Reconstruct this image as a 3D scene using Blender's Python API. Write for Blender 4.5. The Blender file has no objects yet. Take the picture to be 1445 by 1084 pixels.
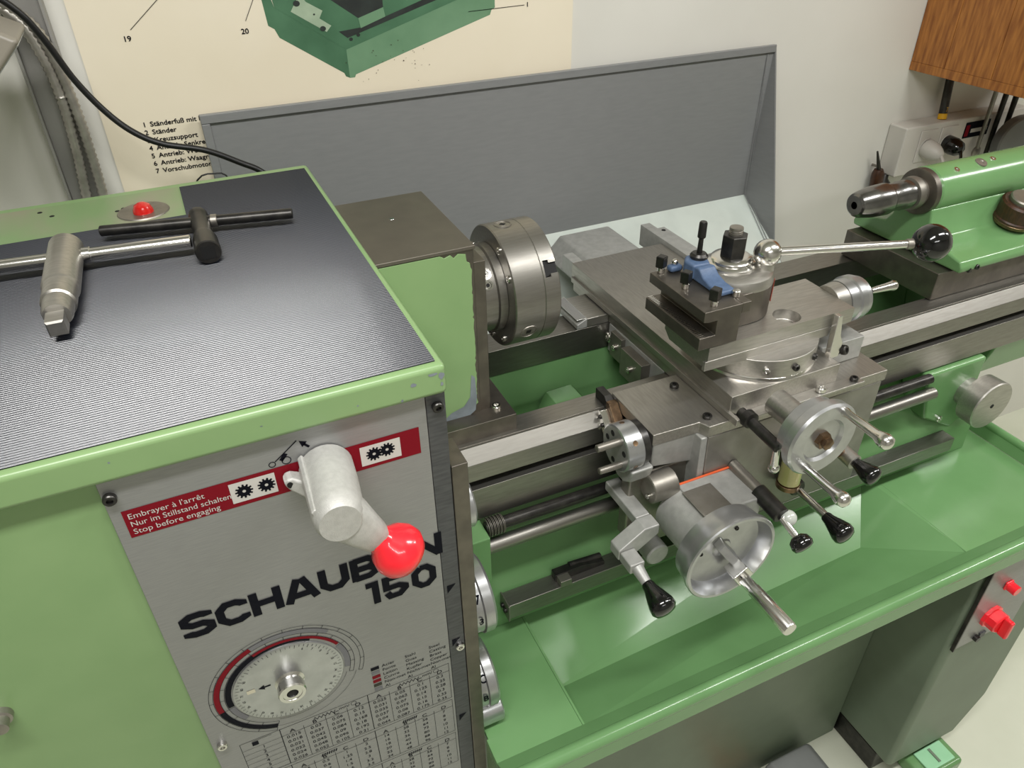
import bpy, bmesh, math, random
from mathutils import Vector, Matrix
random.seed(7)
scene = bpy.context.scene
COL = scene.collection
PI = math.pi

# ------------------------------------------------------------------ camera
cam_d = bpy.data.cameras.new('camera')
cam_d.sensor_width = 36.0
cam_d.lens = 1061.1 * 36.0 / 1445.0
cam_d.clip_start = 0.02
cam = bpy.data.objects.new('camera', cam_d)
COL.objects.link(cam)
Rw = ((0.91067698, -0.41289689, -0.01354955), (-0.246943, -0.51777291, -0.8191034), (0.33118965, 0.74928458, -0.57348586))
m = Matrix.Identity(4)
for i in range(3):
    m[i][0] = Rw[0][i]; m[i][1] = -Rw[1][i]; m[i][2] = -Rw[2][i]
m.translation = Vector((-.330, -.811, 1.5566))
cam.matrix_world = m
scene.camera = cam
scene.view_settings.view_transform = 'Standard'
scene.view_settings.look = 'None'
scene.view_settings.gamma = 1.0
scene.view_settings.exposure = -0.10
try: scene.view_settings.use_curve_mapping = False
except Exception: pass

# ------------------------------------------------------------------ world and lamps
w = bpy.data.worlds.new('world'); scene.world = w; w.use_nodes = True
w.node_tree.nodes['Background'].inputs[0].default_value = (1, 1, 1, 1)
w.node_tree.nodes['Background'].inputs[1].default_value = 0.05
def area(name, loc, rot, sx, sy, power, col=(1, .97, .92)):
    d = bpy.data.lights.new(name, 'AREA'); d.shape = 'RECTANGLE'; d.size = sx; d.size_y = sy
    d.energy = power; d.color = col
    o = bpy.data.objects.new(name, d); COL.objects.link(o)
    o.location = loc; o.rotation_euler = rot
    return o
area('ceiling_tube_light', (-.42, -.78, 2.36), (0, 0, 0), .90, .14, 24, (1, .99, .97))
area('ceiling_tube_light', (1.08, -.78, 2.36), (0, 0, 0), .90, .14, 20, (1, .99, .97))
area('ceiling_tube_light', (2.58, -.78, 2.36), (0, 0, 0), .90, .14, 24, (1, .99, .97))
area('room_tube_light', (-.3, -2.1, 2.36), (0, 0, 0), 1.15, .14, 15, (1, .99, .97))

# ------------------------------------------------------------------ materials
def lin(c):
    return tuple(((v / 255) / 12.92 if v / 255 <= .04045 else ((v / 255 + .055) / 1.055) ** 2.4) for v in c) + (1,)
def mat(name, col, rough=.5, metal=0., col2=None, nscale=30, stretch=(1, 1, 1), bump=0., bscale=None, spec=None, coat=0., rvar=0., thresh=None):
    M = bpy.data.materials.new(name); M.use_nodes = True
    nt = M.node_tree; b = nt.nodes['Principled BSDF']
    b.inputs['Base Color'].default_value = lin(col)
    b.inputs['Roughness'].default_value = rough; b.inputs['Metallic'].default_value = metal
    if spec is not None: b.inputs['Specular IOR Level'].default_value = spec
    if coat: b.inputs['Coat Weight'].default_value = coat; b.inputs['Coat Roughness'].default_value = .08
    if col2 or bump or rvar:
        tc = nt.nodes.new('ShaderNodeTexCoord'); mp = nt.nodes.new('ShaderNodeMapping')
        mp.inputs['Scale'].default_value = stretch
        nt.links.new(tc.outputs['Object'], mp.inputs[0])
        n = nt.nodes.new('ShaderNodeTexNoise'); n.inputs['Scale'].default_value = nscale; n.inputs['Detail'].default_value = 5
        nt.links.new(mp.outputs[0], n.inputs[0])
        if col2:
            r = nt.nodes.new('ShaderNodeValToRGB')
            t = thresh or (.35, .65)
            r.color_ramp.elements[0].position = t[0]; r.color_ramp.elements[1].position = t[1]
            r.color_ramp.elements[0].color = lin(col); r.color_ramp.elements[1].color = lin(col2)
            nt.links.new(n.outputs[0], r.inputs[0]); nt.links.new(r.outputs[0], b.inputs['Base Color'])
        if rvar:
            mr = nt.nodes.new('ShaderNodeMapRange'); mr.inputs[3].default_value = max(.03, rough - rvar); mr.inputs[4].default_value = rough + rvar
            nt.links.new(n.outputs[0], mr.inputs[0]); nt.links.new(mr.outputs[0], b.inputs['Roughness'])
        if bump:
            n2 = nt.nodes.new('ShaderNodeTexNoise'); n2.inputs['Scale'].default_value = bscale or nscale; n2.inputs['Detail'].default_value = 3
            nt.links.new(mp.outputs[0], n2.inputs[0])
            bp = nt.nodes.new('ShaderNodeBump'); bp.inputs['Strength'].default_value = bump; bp.inputs['Distance'].default_value = .001
            nt.links.new(n2.outputs[0], bp.inputs['Height']); nt.links.new(bp.outputs[0], b.inputs['Normal'])
    return M
GREEN = mat('green_paint', (128, 159, 107), .3, 0, (134, 164, 112), 14, bump=.05, bscale=160)
GREENW = mat('worn_green_paint', (124, 152, 104), .34, 0, (146, 142, 122), 7, (1.6, .8, 1), rvar=.08, thresh=(.42, .68))
GREENP = mat('green_machine_paint', (104, 145, 94), .2, 0, (110, 151, 100), 10, bump=.05, bscale=140)
GREEND = mat('green_stand_paint', (112, 126, 106), .45, 0, (105, 118, 99), 9, bump=.06, bscale=200)
PRIMER = mat('grey_primer', (130, 138, 145), .5, 0, (112, 120, 126), 60)
STEEL = mat('ground_steel', (190, 187, 181), .40, .95, (178, 175, 169), 40, (1, 8, 8), rvar=.07)
STEELY = mat('ground_steel_lengthways', (176, 172, 165), .42, .92, (164, 160, 153), 40, (8, 1, 8), rvar=.07)
BRIGHT = mat('polished_steel', (222, 220, 216), .2, 1.)
DULL = mat('dull_steel', (158, 153, 145), .45, .9, (142, 138, 130), 45, rvar=.08)
DKSTEEL = mat('dark_ground_steel', (122, 116, 108), .42, .92, (108, 103, 96), 45, rvar=.07)
BEDST = mat('bed_steel', (156, 153, 147), .38, .95, (146, 143, 137), 40, (1, 8, 8), rvar=.06)
DARKST = mat('blackened_steel', (58, 57, 56), .35, .8, (76, 74, 71), 70, rvar=.1)
GUN = mat('gunmetal_steel', (142, 141, 139), .22, .95, (118, 117, 115), 50, rvar=.06)
LID = mat('steel_lid', (128, 122, 113), .45, .85, (121, 115, 107), 25, rvar=.05)
APRON = mat('machined_cast_iron', (150, 147, 141), .42, .75, (138, 135, 129), 30, rvar=.06)
WALL2 = mat('grey_room_paint', (172, 170, 164), .85, 0, (164, 162, 156), 3)
CAST = mat('cast_aluminium', (172, 172, 168), .45, .35, (160, 160, 156), 90, bump=.12, bscale=700)
CASTR = mat('sandblasted_aluminium', (196, 195, 190), .5, .3, (186, 185, 180), 200, bump=.35, bscale=1400)
ALU = mat('turned_aluminium', (190, 191, 192), .3, .85, (178, 179, 180), 50, rvar=.06)
PLATE = mat('brushed_plate', (154, 154, 153), .42, .5, (148, 148, 147), 60, (1, 1, 14), rvar=.05)
STRIP = mat('grey_steel_strip', (98, 99, 101), .5, .6, (84, 85, 87), 50, (1, 1, 6))
BLACK = mat('black_plastic', (12, 12, 13), .12, 0, coat=.5)
HOLE = mat('dark_hole', (10, 10, 10), .7)
RUBBER = mat('black_ribbed_rubber', (28, 31, 40), .3, 0, (34, 37, 47), 6, spec=.8, coat=.2)
RED = mat('red_plastic', (248, 40, 52), .22, 0, coat=.4)
REDL = mat('red_lens', (200, 30, 26), .15, 0, coat=.6)
REDP = mat('dark_red_print', (122, 20, 32), .45, spec=.08)
INK = mat('black_print', (14, 15, 24), .5, spec=.08)
GREYP = mat('grey_print', (120, 120, 122), .5, spec=.08)
DGREYP = mat('dark_olive_print', (66, 66, 58), .5, spec=.08)
WHITEP = mat('pale_print', (200, 196, 190), .5)
BLUE = mat('blue_cast', (84, 105, 136), .45, 0, (74, 94, 124), 120, bump=.2, bscale=500)
WALL = mat('white_wall_paint', (226, 224, 216), .8, 0, (220, 218, 209), 3, bump=.1, bscale=60)
CEIL = mat('white_ceiling_paint', (205, 205, 200), .85, 0, (198, 198, 193), 3)
FLOORM = mat('pale_floor_paint', (212, 214, 196), .4, 0, (203, 206, 186), 5, rvar=.1)
SPLASH = mat('grey_enamel', (134, 135, 135), .34, 0, (130, 131, 131), 30, (1, 1, 6), bump=.04, bscale=90)
SPLASH_LIT = mat('lit_grey_enamel', (206, 214, 207), .3, 0, (198, 206, 199), 20, bump=.06, bscale=80)  # grey guard enamel, bright reflected light painted into its colour
PAPER = mat('cream_paper', (240, 230, 208), .7, 0, (234, 223, 199), 4)
PGREEN = mat('poster_green', (62, 104, 74), .65, 0, (78, 122, 90), 14)
PGREENL = mat('poster_light_green', (112, 150, 116), .65, 0, (98, 138, 104), 14)
PDARK = mat('poster_dark', (30, 36, 34), .6, 0, (44, 52, 48), 40)
PPALE = mat('poster_pale_green', (168, 186, 160), .65, 0, (152, 172, 146), 40)
CHAN = mat('galvanised_channel', (158, 156, 151), .5, .2, (146, 144, 139), 30, (1, 1, .3))
CONDUIT = mat('metal_conduit', (176, 172, 164), .34, .6, (156, 152, 144), 80)
CABLE = mat('black_cable_sheath', (16, 16, 17), .4)
HOOD = mat('beige_enamel', (148, 142, 129), .4, 0, (138, 132, 120), 12)
WOOD = mat('varnished_wood', (186, 122, 56), .42, 0, (142, 84, 34), 16, (9, 9, 1.1), bump=.1, bscale=60)
WOODD = mat('dark_wood_handle', (74, 44, 26), .4, 0, (48, 30, 20), 60, (6, 6, 1))
OFFW = mat('off_white_plastic', (208, 204, 196), .45, 0, (200, 196, 188), 10)
GREYPL = mat('grey_plastic', (126, 128, 126), .5, 0, (116, 118, 116), 12)
YELLOW = mat('yellow_plastic', (222, 168, 20), .4)
BRASS = mat('worn_brass', (142, 116, 90), .35, .9, (98, 80, 64), 90)
SIGHT = mat('yellowed_sight_glass', (196, 190, 130), .15, 0, coat=.6)
LABEL = mat('red_brown_label', (150, 66, 52), .4, 0, (170, 84, 66), 120)
ORANGE = mat('orange_sealant', (214, 92, 46), .5)
CHIP = mat('cream_undercoat', (206, 200, 176), .6)
GLASSY = mat('frosted_plastic', (190, 194, 186), .2, 0, coat=.5)
PALEG = mat('pale_green_enamel', (150, 205, 160), .35, 0, (160, 212, 170), 20)

# ------------------------------------------------------------------ mesh helpers
class MB:
    def __init__(s): s.v = []; s.f = []
    def add(s, vs, fs):
        b = len(s.v); s.v += [tuple(v) for v in vs]; s.f += [[b + i for i in f] for f in fs]; return s
    def box(s, x0, x1, y0, y1, z0, z1):
        vs = [(x, y, z) for x in (x0, x1) for y in (y0, y1) for z in (z0, z1)]
        return s.add(vs, [(0, 1, 3, 2), (4, 6, 7, 5), (0, 4, 5, 1), (2, 3, 7, 6), (0, 2, 6, 4), (1, 5, 7, 3)])
    def prism(s, pts, axis, a0, a1):
        def P(p, a):
            return {'x': (a, p[0], p[1]), 'y': (p[0], a, p[1]), 'z': (p[0], p[1], a)}[axis]
        n = len(pts)
        return s.add([P(p, a0) for p in pts] + [P(p, a1) for p in pts],
                     [list(range(n))[::-1], list(range(n, 2 * n))] + [(i, (i + 1) % n, n + (i + 1) % n, n + i) for i in range(n)])
    def loft(s, A, B):
        n = len(A)
        return s.add(list(A) + list(B), [list(range(n))[::-1], list(range(n, 2 * n))] + [(i, (i + 1) % n, n + (i + 1) % n, n + i) for i in range(n)])
    def hexa(s, bottom, top): return s.loft(bottom, top)
    def rev(s, prof, org, d, seg=32, ph=0):
        d = Vector(d).normalized(); o = Vector(org)
        u = d.orthogonal().normalized() if abs(d.z) > .9 else Vector((0, 0, 1)).cross(d).normalized()
        vv = d.cross(u)
        vs = []; fs = []; rings = []
        for t, r in prof:
            if r <= 1e-6:
                rings.append([len(vs)]); vs.append(o + d * t)
            else:
                rings.append(list(range(len(vs), len(vs) + seg)))
                for k in range(seg):
                    a = 2 * PI * (k + ph) / seg
                    vs.append(o + d * t + (u * math.cos(a) + vv * math.sin(a)) * r)
        for A, B in zip(rings, rings[1:]):
            if len(A) == 1 and len(B) == 1: continue
            for k in range(seg):
                k2 = (k + 1) % seg
                if len(A) == 1: fs.append((A[0], B[k], B[k2]))
                elif len(B) == 1: fs.append((A[k], B[0], A[k2]))
                else: fs.append((A[k], B[k], B[k2], A[k2]))
        if len(rings[0]) > 1: fs.append(rings[0][::-1])
        if len(rings[-1]) > 1: fs.append(rings[-1])
        return s.add(vs, fs)
    def cyl(s, p0, p1, r, r2=None, seg=28, bev=.0006, ph=0):
        p0, p1 = Vector(p0), Vector(p1); L = (p1 - p0).length
        r2 = r if r2 is None else r2; b = min(bev, L * .3, r * .4)
        return s.rev([(0, r - b), (b, r), (L - b, r2), (L, r2 - b)], p0, p1 - p0, seg, ph)
    def ball(s, c, r, seg=24, n=12, sq=(1, 1, 1)):
        prof = [(-r * math.cos(PI * i / n), r * math.sin(PI * i / n)) for i in range(n + 1)]
        prof[0] = (-r, 0); prof[-1] = (r, 0)
        return s.rev(prof, c, (0, 0, 1), seg)
    def tube(s, path, r, seg=10):
        P = [Vector(p) for p in path]; n = len(P); vs = []; fs = []; up = None
        for i, p in enumerate(P):
            t = (P[min(i + 1, n - 1)] - P[max(i - 1, 0)]).normalized()
            if up is None: up = t.orthogonal().normalized()
            up = (up - t * up.dot(t)).normalized(); sd = t.cross(up)
            rr = r[i] if isinstance(r, (list, tuple)) else r
            for k in range(seg):
                a = 2 * PI * k / seg; vs.append(p + (up * math.cos(a) + sd * math.sin(a)) * rr)
        for i in range(n - 1):
            for k in range(seg):
                k2 = (k + 1) % seg; fs.append((i * seg + k, i * seg + k2, (i + 1) * seg + k2, (i + 1) * seg + k))
        fs.append(list(range(seg))[::-1]); fs.append([(n - 1) * seg + k for k in range(seg)])
        return s.add(vs, fs)
    def build(s, name, material, parent=None, bevel=0, smooth=32, seg=2, flat=False):
        me = bpy.data.meshes.new(name); me.from_pydata([tuple(v) for v in s.v], [], s.f)
        if not flat:
            bm = bmesh.new(); bm.from_mesh(me); bmesh.ops.recalc_face_normals(bm, faces=bm.faces); bm.to_mesh(me); bm.free()
        for p in me.polygons: p.use_smooth = True
        me.set_sharp_from_angle(angle=math.radians(smooth))
        me.materials.append(material)
        return link(name, me, parent, bevel, seg)
def link(name, me, parent=None, bevel=0, seg=2):
    o = bpy.data.objects.new(name, me); COL.objects.link(o)
    if parent is not None: setp(o, parent)
    if bevel:
        b = o.modifiers.new('bevel', 'BEVEL'); b.width = bevel; b.segments = seg; b.limit_method = 'ANGLE'; b.angle_limit = math.radians(40); b.harden_normals = True
    return o
ROOTLOC = {}
def setp(o, parent):
    o.parent = parent
    if parent.name in ROOTLOC: o.matrix_parent_inverse = Matrix.Translation(-Vector(ROOTLOC[parent.name]))
def thing(name, label, cat, loc, group=None):
    o = bpy.data.objects.new(name, None); COL.objects.link(o); o.location = loc; o.empty_display_size = .02
    ROOTLOC[o.name] = loc
    return tag(o, label, cat, group)
def tag(o, label, cat, group=None):
    o['label'] = label; o['category'] = cat
    if group: o['group'] = group
    return o
def struct(o): o['kind'] = 'structure'; return o
def cut(o, cutters):
    """apply boolean differences and drop the cutters"""
    tmp = []
    for c in cutters:
        co = c.build('cutter', HOLE); tmp.append(co)
        md = o.modifiers.new('cut', 'BOOLEAN'); md.operation = 'DIFFERENCE'; md.object = co; md.solver = 'EXACT'
    bpy.context.view_layer.update()
    dg = bpy.context.evaluated_depsgraph_get()
    me = bpy.data.meshes.new_from_object(o.evaluated_get(dg))
    o.modifiers.clear(); old = o.data; nm = old.name; o.data = me; bpy.data.meshes.remove(old); me.name = nm
    for p in me.polygons: p.use_smooth = True
    me.set_sharp_from_angle(angle=math.radians(30))
    if not me.materials: me.materials.append(o.active_material)
    for t in tmp:
        d = t.data; bpy.data.objects.remove(t); bpy.data.meshes.remove(d)
    return o
def placed(name, mesh, parent, loc, rot=None, scale=None):
    o = bpy.data.objects.new(name, mesh); COL.objects.link(o)
    M4 = Matrix.Translation(loc)
    if rot is not None: M4 = M4 @ rot.to_4x4()
    if scale: M4 = M4 @ Matrix.Diagonal((*scale, 1))
    if parent is not None: setp(o, parent)
    o.matrix_basis = M4
    return o
# rotations that carry a local +Z axis on to a world direction
def aim(d): return Vector(d).normalized().to_track_quat('Z', 'Y').to_matrix()
def meshof(mb, name, material, bevel=0, smooth=32):
    o = mb.build(name, material, None, 0, smooth); me = o.data; bpy.data.objects.remove(o); return me
# socket-head screw, local +Z outwards, unit radius 1
_s = MB(); _s.rev([(0, 1), (.75, 1), (.95, .85), (.95, .5), (.45, .5), (.45, 0)], (0, 0, 0), (0, 0, 1), 18)
SCREW_ST = meshof(_s, 'socket_screw', BRIGHT); SCREW_DK = SCREW_ST.copy(); SCREW_DK.materials.clear(); SCREW_DK.materials.append(DARKST)
_s = MB(); _s.rev([(0, 1.15), (.08, 1.0), (.0, .92), (-.06, .55), (-.3, .5), (-.3, 0)], (0, 0, 0), (0, 0, 1), 18)
SCREW_FL = meshof(_s, 'flush_screw', DULL)
def screw(parent, loc, d, r, me=SCREW_ST, name='screw'):
    return placed(name, me, parent, loc, aim(d), (r, r, r))
def hexprism(mb, p0, p1, r): return mb.cyl(p0, p1, r, seg=6, bev=.0008)

# text: one mesh for any number of strings laid on a plane
def glyphs(string):
    c = bpy.data.curves.new('t', 'FONT'); c.body = string; c.size = 1; c.resolution_u = 3
    o = bpy.data.objects.new('t', c); COL.objects.link(o)
    bpy.context.view_layer.update()
    me = bpy.data.meshes.new_from_object(o.evaluated_get(bpy.context.evaluated_depsgraph_get()))
    vs = [v.co.copy() for v in me.vertices]; fs = [list(p.vertices) for p in me.polygons]
    bpy.data.objects.remove(o); bpy.data.curves.remove(c); bpy.data.meshes.remove(me)
    return vs, fs
_gc = {}
def put_text(mb, string, org, xd, yd, size, sx=1., align='l', rot=0, bold=0):
    if string not in _gc: _gc[string] = glyphs(string)
    vs, fs = _gc[string]
    if not vs: return
    xd = Vector(xd); yd = Vector(yd); o = Vector(org); wdt = max(v.x for v in vs)
    off = 0 if align == 'l' else (-wdt / 2 if align == 'c' else -wdt)
    offs = [(0, 0)] if not bold else [(-bold, 0), (bold, 0), (0, bold), (0, -bold)]
    nrm = xd.cross(yd)
    for i, (bx, by) in enumerate(offs):
        mb.add([o + xd * ((v.x + off + bx) * size * sx) + yd * ((v.y + by) * size) + nrm * (i * .00002) for v in vs], fs)
def flatpoly(mb, pts): mb.add(pts, [list(range(len(pts)))])
def stroke2d(pts, wx, closed=False):
    """mitred band of width wx along a 2-d polyline -> list of quads"""
    P = [Vector(p) for p in pts]; n = len(P); L = []; R_ = []
    for i in range(n):
        a = P[i - 1] if (i > 0 or closed) else None; b = P[(i + 1) % n] if (i < n - 1 or closed) else None
        d1 = (P[i] - a).normalized() if a is not None else None; d2 = (b - P[i]).normalized() if b is not None else None
        if d1 is None: d1 = d2
        if d2 is None: d2 = d1
        n1 = Vector((-d1.y, d1.x)); n2 = Vector((-d2.y, d2.x)); mm = (n1 + n2)
        mm = mm / max(.3, (1 + n1.dot(n2)))
        L.append(P[i] + mm * wx / 2); R_.append(P[i] - mm * wx / 2)
    q = []
    for i in range(n if closed else n - 1):
        j = (i + 1) % n; q.append((L[i], L[j], R_[j], R_[i]))
    return q

# ================================================================== ROOM
WY = .42
RX0, RX1, RY0, RH = -2.2, 4.2, -2.8, 2.42
FZ = -.10
struct(MB().box(RX0 - .1, RX1 + .1, RY0 - .1, WY + .1, FZ - .1, FZ).build('floor', FLOORM))
struct(MB().box(RX0 - .1, RX1 + .1, RY0 - .1, WY + .1, RH, RH + .1).build('ceiling', CEIL))
struct(MB().box(RX0 - .1, RX1 + .1, WY, WY + .1, FZ, RH).build('wall_back', WALL))
struct(MB().box(RX0 - .1, RX1 + .1, RY0 - .1, RY0, FZ, RH).build('wall_front', WALL2))
struct(MB().box(RX0 - .1, RX0, RY0, WY, FZ, RH).build('wall_left', WALL2))
struct(MB().box(RX1, RX1 + .1, RY0, WY, FZ, RH).build('wall_right', WALL))

# ================================================================== HEADSTOCK
X, Yv, Zv = Vector((1, 0, 0)), Vector((0, 1, 0)), Vector((0, 0, 1))
HS = thing('lathe_headstock', 'green lathe headstock with ribbed black top mat and silver gear panel', 'lathe headstock', (-.39, -.03, .45))
MB().box(-.62, -.1685, -.298, .24, .45, 1.183).build('body', GREEN, HS, .003)
cov = MB().box(-.626, -.168, -.31, .25, 1.181, 1.2115).build('cover', GREEN, HS, .0055, seg=3)
# worn corner of the cover: bare metal flecks
for (x, z, sx, sz) in ((-.1735, 1.2015, .004, .004), (-.181, 1.2045, .005, .0018), (-.198, 1.199, .003, .0022), (-.1735, 1.193, .0015, .0022), (-.209, 1.186, .0012, .0016), (-.246, 1.193, .0012, .0008), (-.322, 1.1975, .0012, .0006), (-.43, 1.2, .001, .001)):
    k = [( x + sx * math.cos(a) * random.uniform(.6, 1.2), -.3102, z + sz * math.sin(a) * random.uniform(.6, 1.2)) for a in [i * PI / 4 for i in range(8)]]
    wm = MB(); flatpoly(wm, k); wm.build('paint_chip', PRIMER, cov, flat=True)
# ribbed rubber mat
rb = MB()
def ribs(x0, x1, y0, y1, pitch=.0032):
    n = int((y1 - y0) / pitch)
    z0, z1, z2 = 1.2117, 1.2123, 1.2135
    vs = []; fs = []
    prof = [(k / 8, z1 + (z2 - z1) * (.5 - .5 * math.cos(2 * PI * k / 8))) for k in range(9)]
    row = []
    for i in range(n):
        for t, z in prof[:-1]: row.append((y0 + (i + t) * pitch, z))
    row.append((y0 + n * pitch, z1))
    m_ = len(row)
    vs = [(x0, y, z) for y, z in row] + [(x1, y, z) for y, z in row]
    fs = [(i, i + 1, m_ + i + 1, m_ + i) for i in range(m_ - 1)]
    b = len(vs); vs += [(x0, y0, z0), (x0, y0 + n * pitch, z0), (x1, y0, z0), (x1, y0 + n * pitch, z0)]
    fs += [[b] + list(range(m_)) + [b + 1], [b + 2] + list(range(m_, 2 * m_)) + [b + 3], (b, b + 2, b + 3, b + 1)]
    rb.add(vs, fs)
ribs(-.615, -.1755, -.3022, .1268)
ribs(-.337, -.1755, .1268, .2318)
rb.build('rubber_mat', RUBBER, cov, smooth=75)
MB().box(-.6150, -.3385, .1275, .2330, 1.2112, 1.2119).build('worn_corner_plate', GREENW, cov, .0002)
# red pilot lamp in a shallow oval recess
lampb = MB().rev([(0, .030), (.0014, .029), (.0008, .025), (.0006, 0)], (-.383, .163, 1.2119), Zv, 28).build('lamp_bezel', DULL, HS)
MB().rev([(0, .012), (.004, .0115), (.009, .009), (.012, .004), (.0128, 0)], (-.383, .16, 1.2122), Zv, 22).build('lamp_lens', REDL, lampb)
for p in ((-.498, .215), (-.484, .196), (-.405, .184), (-.362, .146), (-.412, .178), (-.36, .176)):
    MB().rev([(0, .003), (.0004, .0026), (.0004, 0)], (p[0], p[1], 1.2119), Zv, 12).build('cover_hole', HOLE, cov)

# front panel
FY = -.302
def fp(x, z, o=0): return (x, FY - .0003 - o, z)
pan = MB().box(-.446, -.1872, FY, -.2982, .48, 1.1790).build('front_panel', PLATE, HS, .0006)
stp = MB().box(-.1868, -.1690, FY, -.2982, .48, 1.1790).build('edge_strip', STRIP, HS, .0006)
MB().box(-.1685, -.152, -.303, -.262, .45, 1.092).build('gearbox_side_plate', DKSTEEL, HS, .001)
MB().box(-.1685, -.160, -.262, -.146, .45, 1.06).build('gearbox_side_cover', GREENP, HS, .002)
for (x, z, pa) in ((-.4405, 1.1625, pan), (-.177, 1.1655, stp), (-.4365, .8165, pan), (-.1755, .8285, stp)):
    screw(pa, (x, FY, z), (0, -1, 0), .0052, SCREW_DK if z > 1 else SCREW_ST)
for z in (.9262, .836, .688):
    t = MB(); flatpoly(t, [fp(-.1835, z + .006), fp(-.1835, z - .006), fp(-.1735, z + .006)]); t.build('index_arrow', INK, stp, flat=True)
# red banner
t = MB(); flatpoly(t, [fp(-.4375, 1.1465), fp(-.4375, 1.1180), fp(-.1955, 1.1190), fp(-.1955, 1.1485)]); t.build('red_banner', REDP, pan, flat=True)
for a, b in ((-.3582, -.3215), (-.2494, -.2135)):
    t = MB(); flatpoly(t, [fp(a, 1.1435, .0002), fp(a, 1.1225, .0002), fp(b, 1.1225, .0002), fp(b, 1.1435, .0002)]); t.build('banner_window', WHITEP, pan, flat=True)
def gear2d(mb, cx, cz, r, n=12, ph=0):
    pts = []
    for i in range(n):
        a = 2 * PI * (i + ph) / n; s = 2 * PI / n
        for f_, rr in ((-.32, .74), (-.2, 1.), (.2, 1.), (.32, .74)):
            pts.append((cx + rr * r * math.cos(a + f_ * s), cz + rr * r * math.sin(a + f_ * s)))
    hole = [(cx + r * .2 * math.cos(2 * PI * k / len(pts) + 2 * PI * (ph - .3) / n), cz + r * .2 * math.sin(2 * PI * k / len(pts) + 2 * PI * (ph - .3) / n)) for k in range(len(pts))]
    n2 = len(pts)
    mb.add([fp(*p, .0004) for p in pts] + [fp(*p, .0004) for p in hole], [(i, (i + 1) % n2, n2 + (i + 1) % n2, n2 + i) for i in range(n2)])
for cx_, cz_, ph_ in ((-.3475, 1.1330, 0), (-.3295, 1.1330, .5), (-.2375, 1.1332, 0), (-.2258, 1.1340, .5)):
    t = MB(); gear2d(t, cx_, cz_, .0072, ph=ph_); t.build('gear_symbol', INK, pan, flat=True)
t = MB()
for s, z in (('Embrayer à l\'arrêt', 1.1372), ('Nur im Stillstand schalten', 1.1292), ('Stop before engaging', 1.1212)):
    put_text(t, s, fp(-.4345, z, .0003), X, Zv, .0078, 1.0 if len(s) < 24 else .945)
t.build('banner_lettering', WHITEP, pan, flat=True)
# maker's lettering in wide square strokes
LO = [0]
def wide(mb, ch, x0, wd, z0, h, sw):
    x1, z1 = x0 + wd, z0 + h; k = sw / 2; c = h * .2
    L, R_, B, T, Mi = x0 + k, x1 - k, z0 + k * .8, z1 - k * .8, z0 + h / 2
    S = {
        'S': [[(R_, T - h * .14), (R_, T - c * .35), (R_ - c, T), (L + c, T), (L, T - c * .6), (L, Mi + c * .5), (L + c, Mi), (R_ - c, Mi), (R_, Mi - c * .5), (R_, B + c * .6), (R_ - c, B), (L + c, B), (L, B + c * .35), (L, B + h * .14)]],
        'C': [[(R_, T - h * .2), (R_, T - c * .5), (R_ - c, T), (L + c, T), (L, T - c), (L, B + c), (L + c, B), (R_ - c, B), (R_, B + c * .5), (R_, B + h * .2)]],
        'H': [[(L, z0), (L, z1)], [(R_, z0), (R_, z1)], [(L, Mi), (R_, Mi)]],
        'A': [[(x0 + k * .7, z0), ((x0 + x1) / 2 - k * .5, z1), ], [((x0 + x1) / 2 + k * .5, z1), (x1 - k * .7, z0)], [(x0 + wd * .25, z0 + h * .28), (x1 - wd * .25, z0 + h * .28)]],
        'U': [[(L, z1), (L, B + c), (L + c, B), (R_ - c, B), (R_, B + c), (R_, z1)]],
        'B': [[(L, z0), (L, z1)], [(L, T), (R_ - c, T), (R_, T - c * .6), (R_, Mi + c * .5), (R_ - c, Mi), (L, Mi)], [(R_ - c, Mi), (R_, Mi - c * .5), (R_, B + c * .6), (R_ - c, B), (L, B)]],
        'L': [[(L, z1), (L, B), (x1, B)]],
        'I': [[(x0 + wd / 2, z0), (x0 + wd / 2, z1)]],
        'N': [[(L, z0), (L, z1)], [(R_, z0), (R_, z1)], [(L, z1 - k * .4), (R_, z0 + k * .4)]],
        '1': [[(x0 + wd * .05, T), (x1 - k, T), (x1 - k, z0)]],
        '5': [[(x1, T), (L, T), (L, Mi), (R_ - c, Mi), (R_, Mi - c * .6), (R_, B + c), (R_ - c, B), (L + c * .5, B), (L, B + c)]],
        '0': [[(L + c, T), (L, T - c), (L, B + c), (L + c, B), (R_ - c, B), (R_, B + c), (R_, T - c), (R_ - c, T), (L + c - .0004, T)]],
    }[ch]
    for pl in S:
        for q in stroke2d(pl, sw):
            LO[0] += 1; flatpoly(mb, [fp(p.x, p.y, .0002 + LO[0] * .000003) for p in q])
t = MB(); x = -.4305
for ch, wd in zip('SCHAUBLIN', (.0285, .0285, .0285, .0315, .0285, .0275, .0225, .0075, .0300)):
    zb = .9835 + (x + .43) * .004
    wide(t, ch, x, wd, zb, .0300, .0076); x += wd + (.0012 if ch == 'A' else .0017)
x = -.2665
for ch, wd in (('1', .0135), ('5', .0265), ('0', .0260)):
    wide(t, ch, x, wd, .9440, .0315, .0072); x += wd + .0035
t.build('maker_lettering', INK, pan, flat=True)
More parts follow.
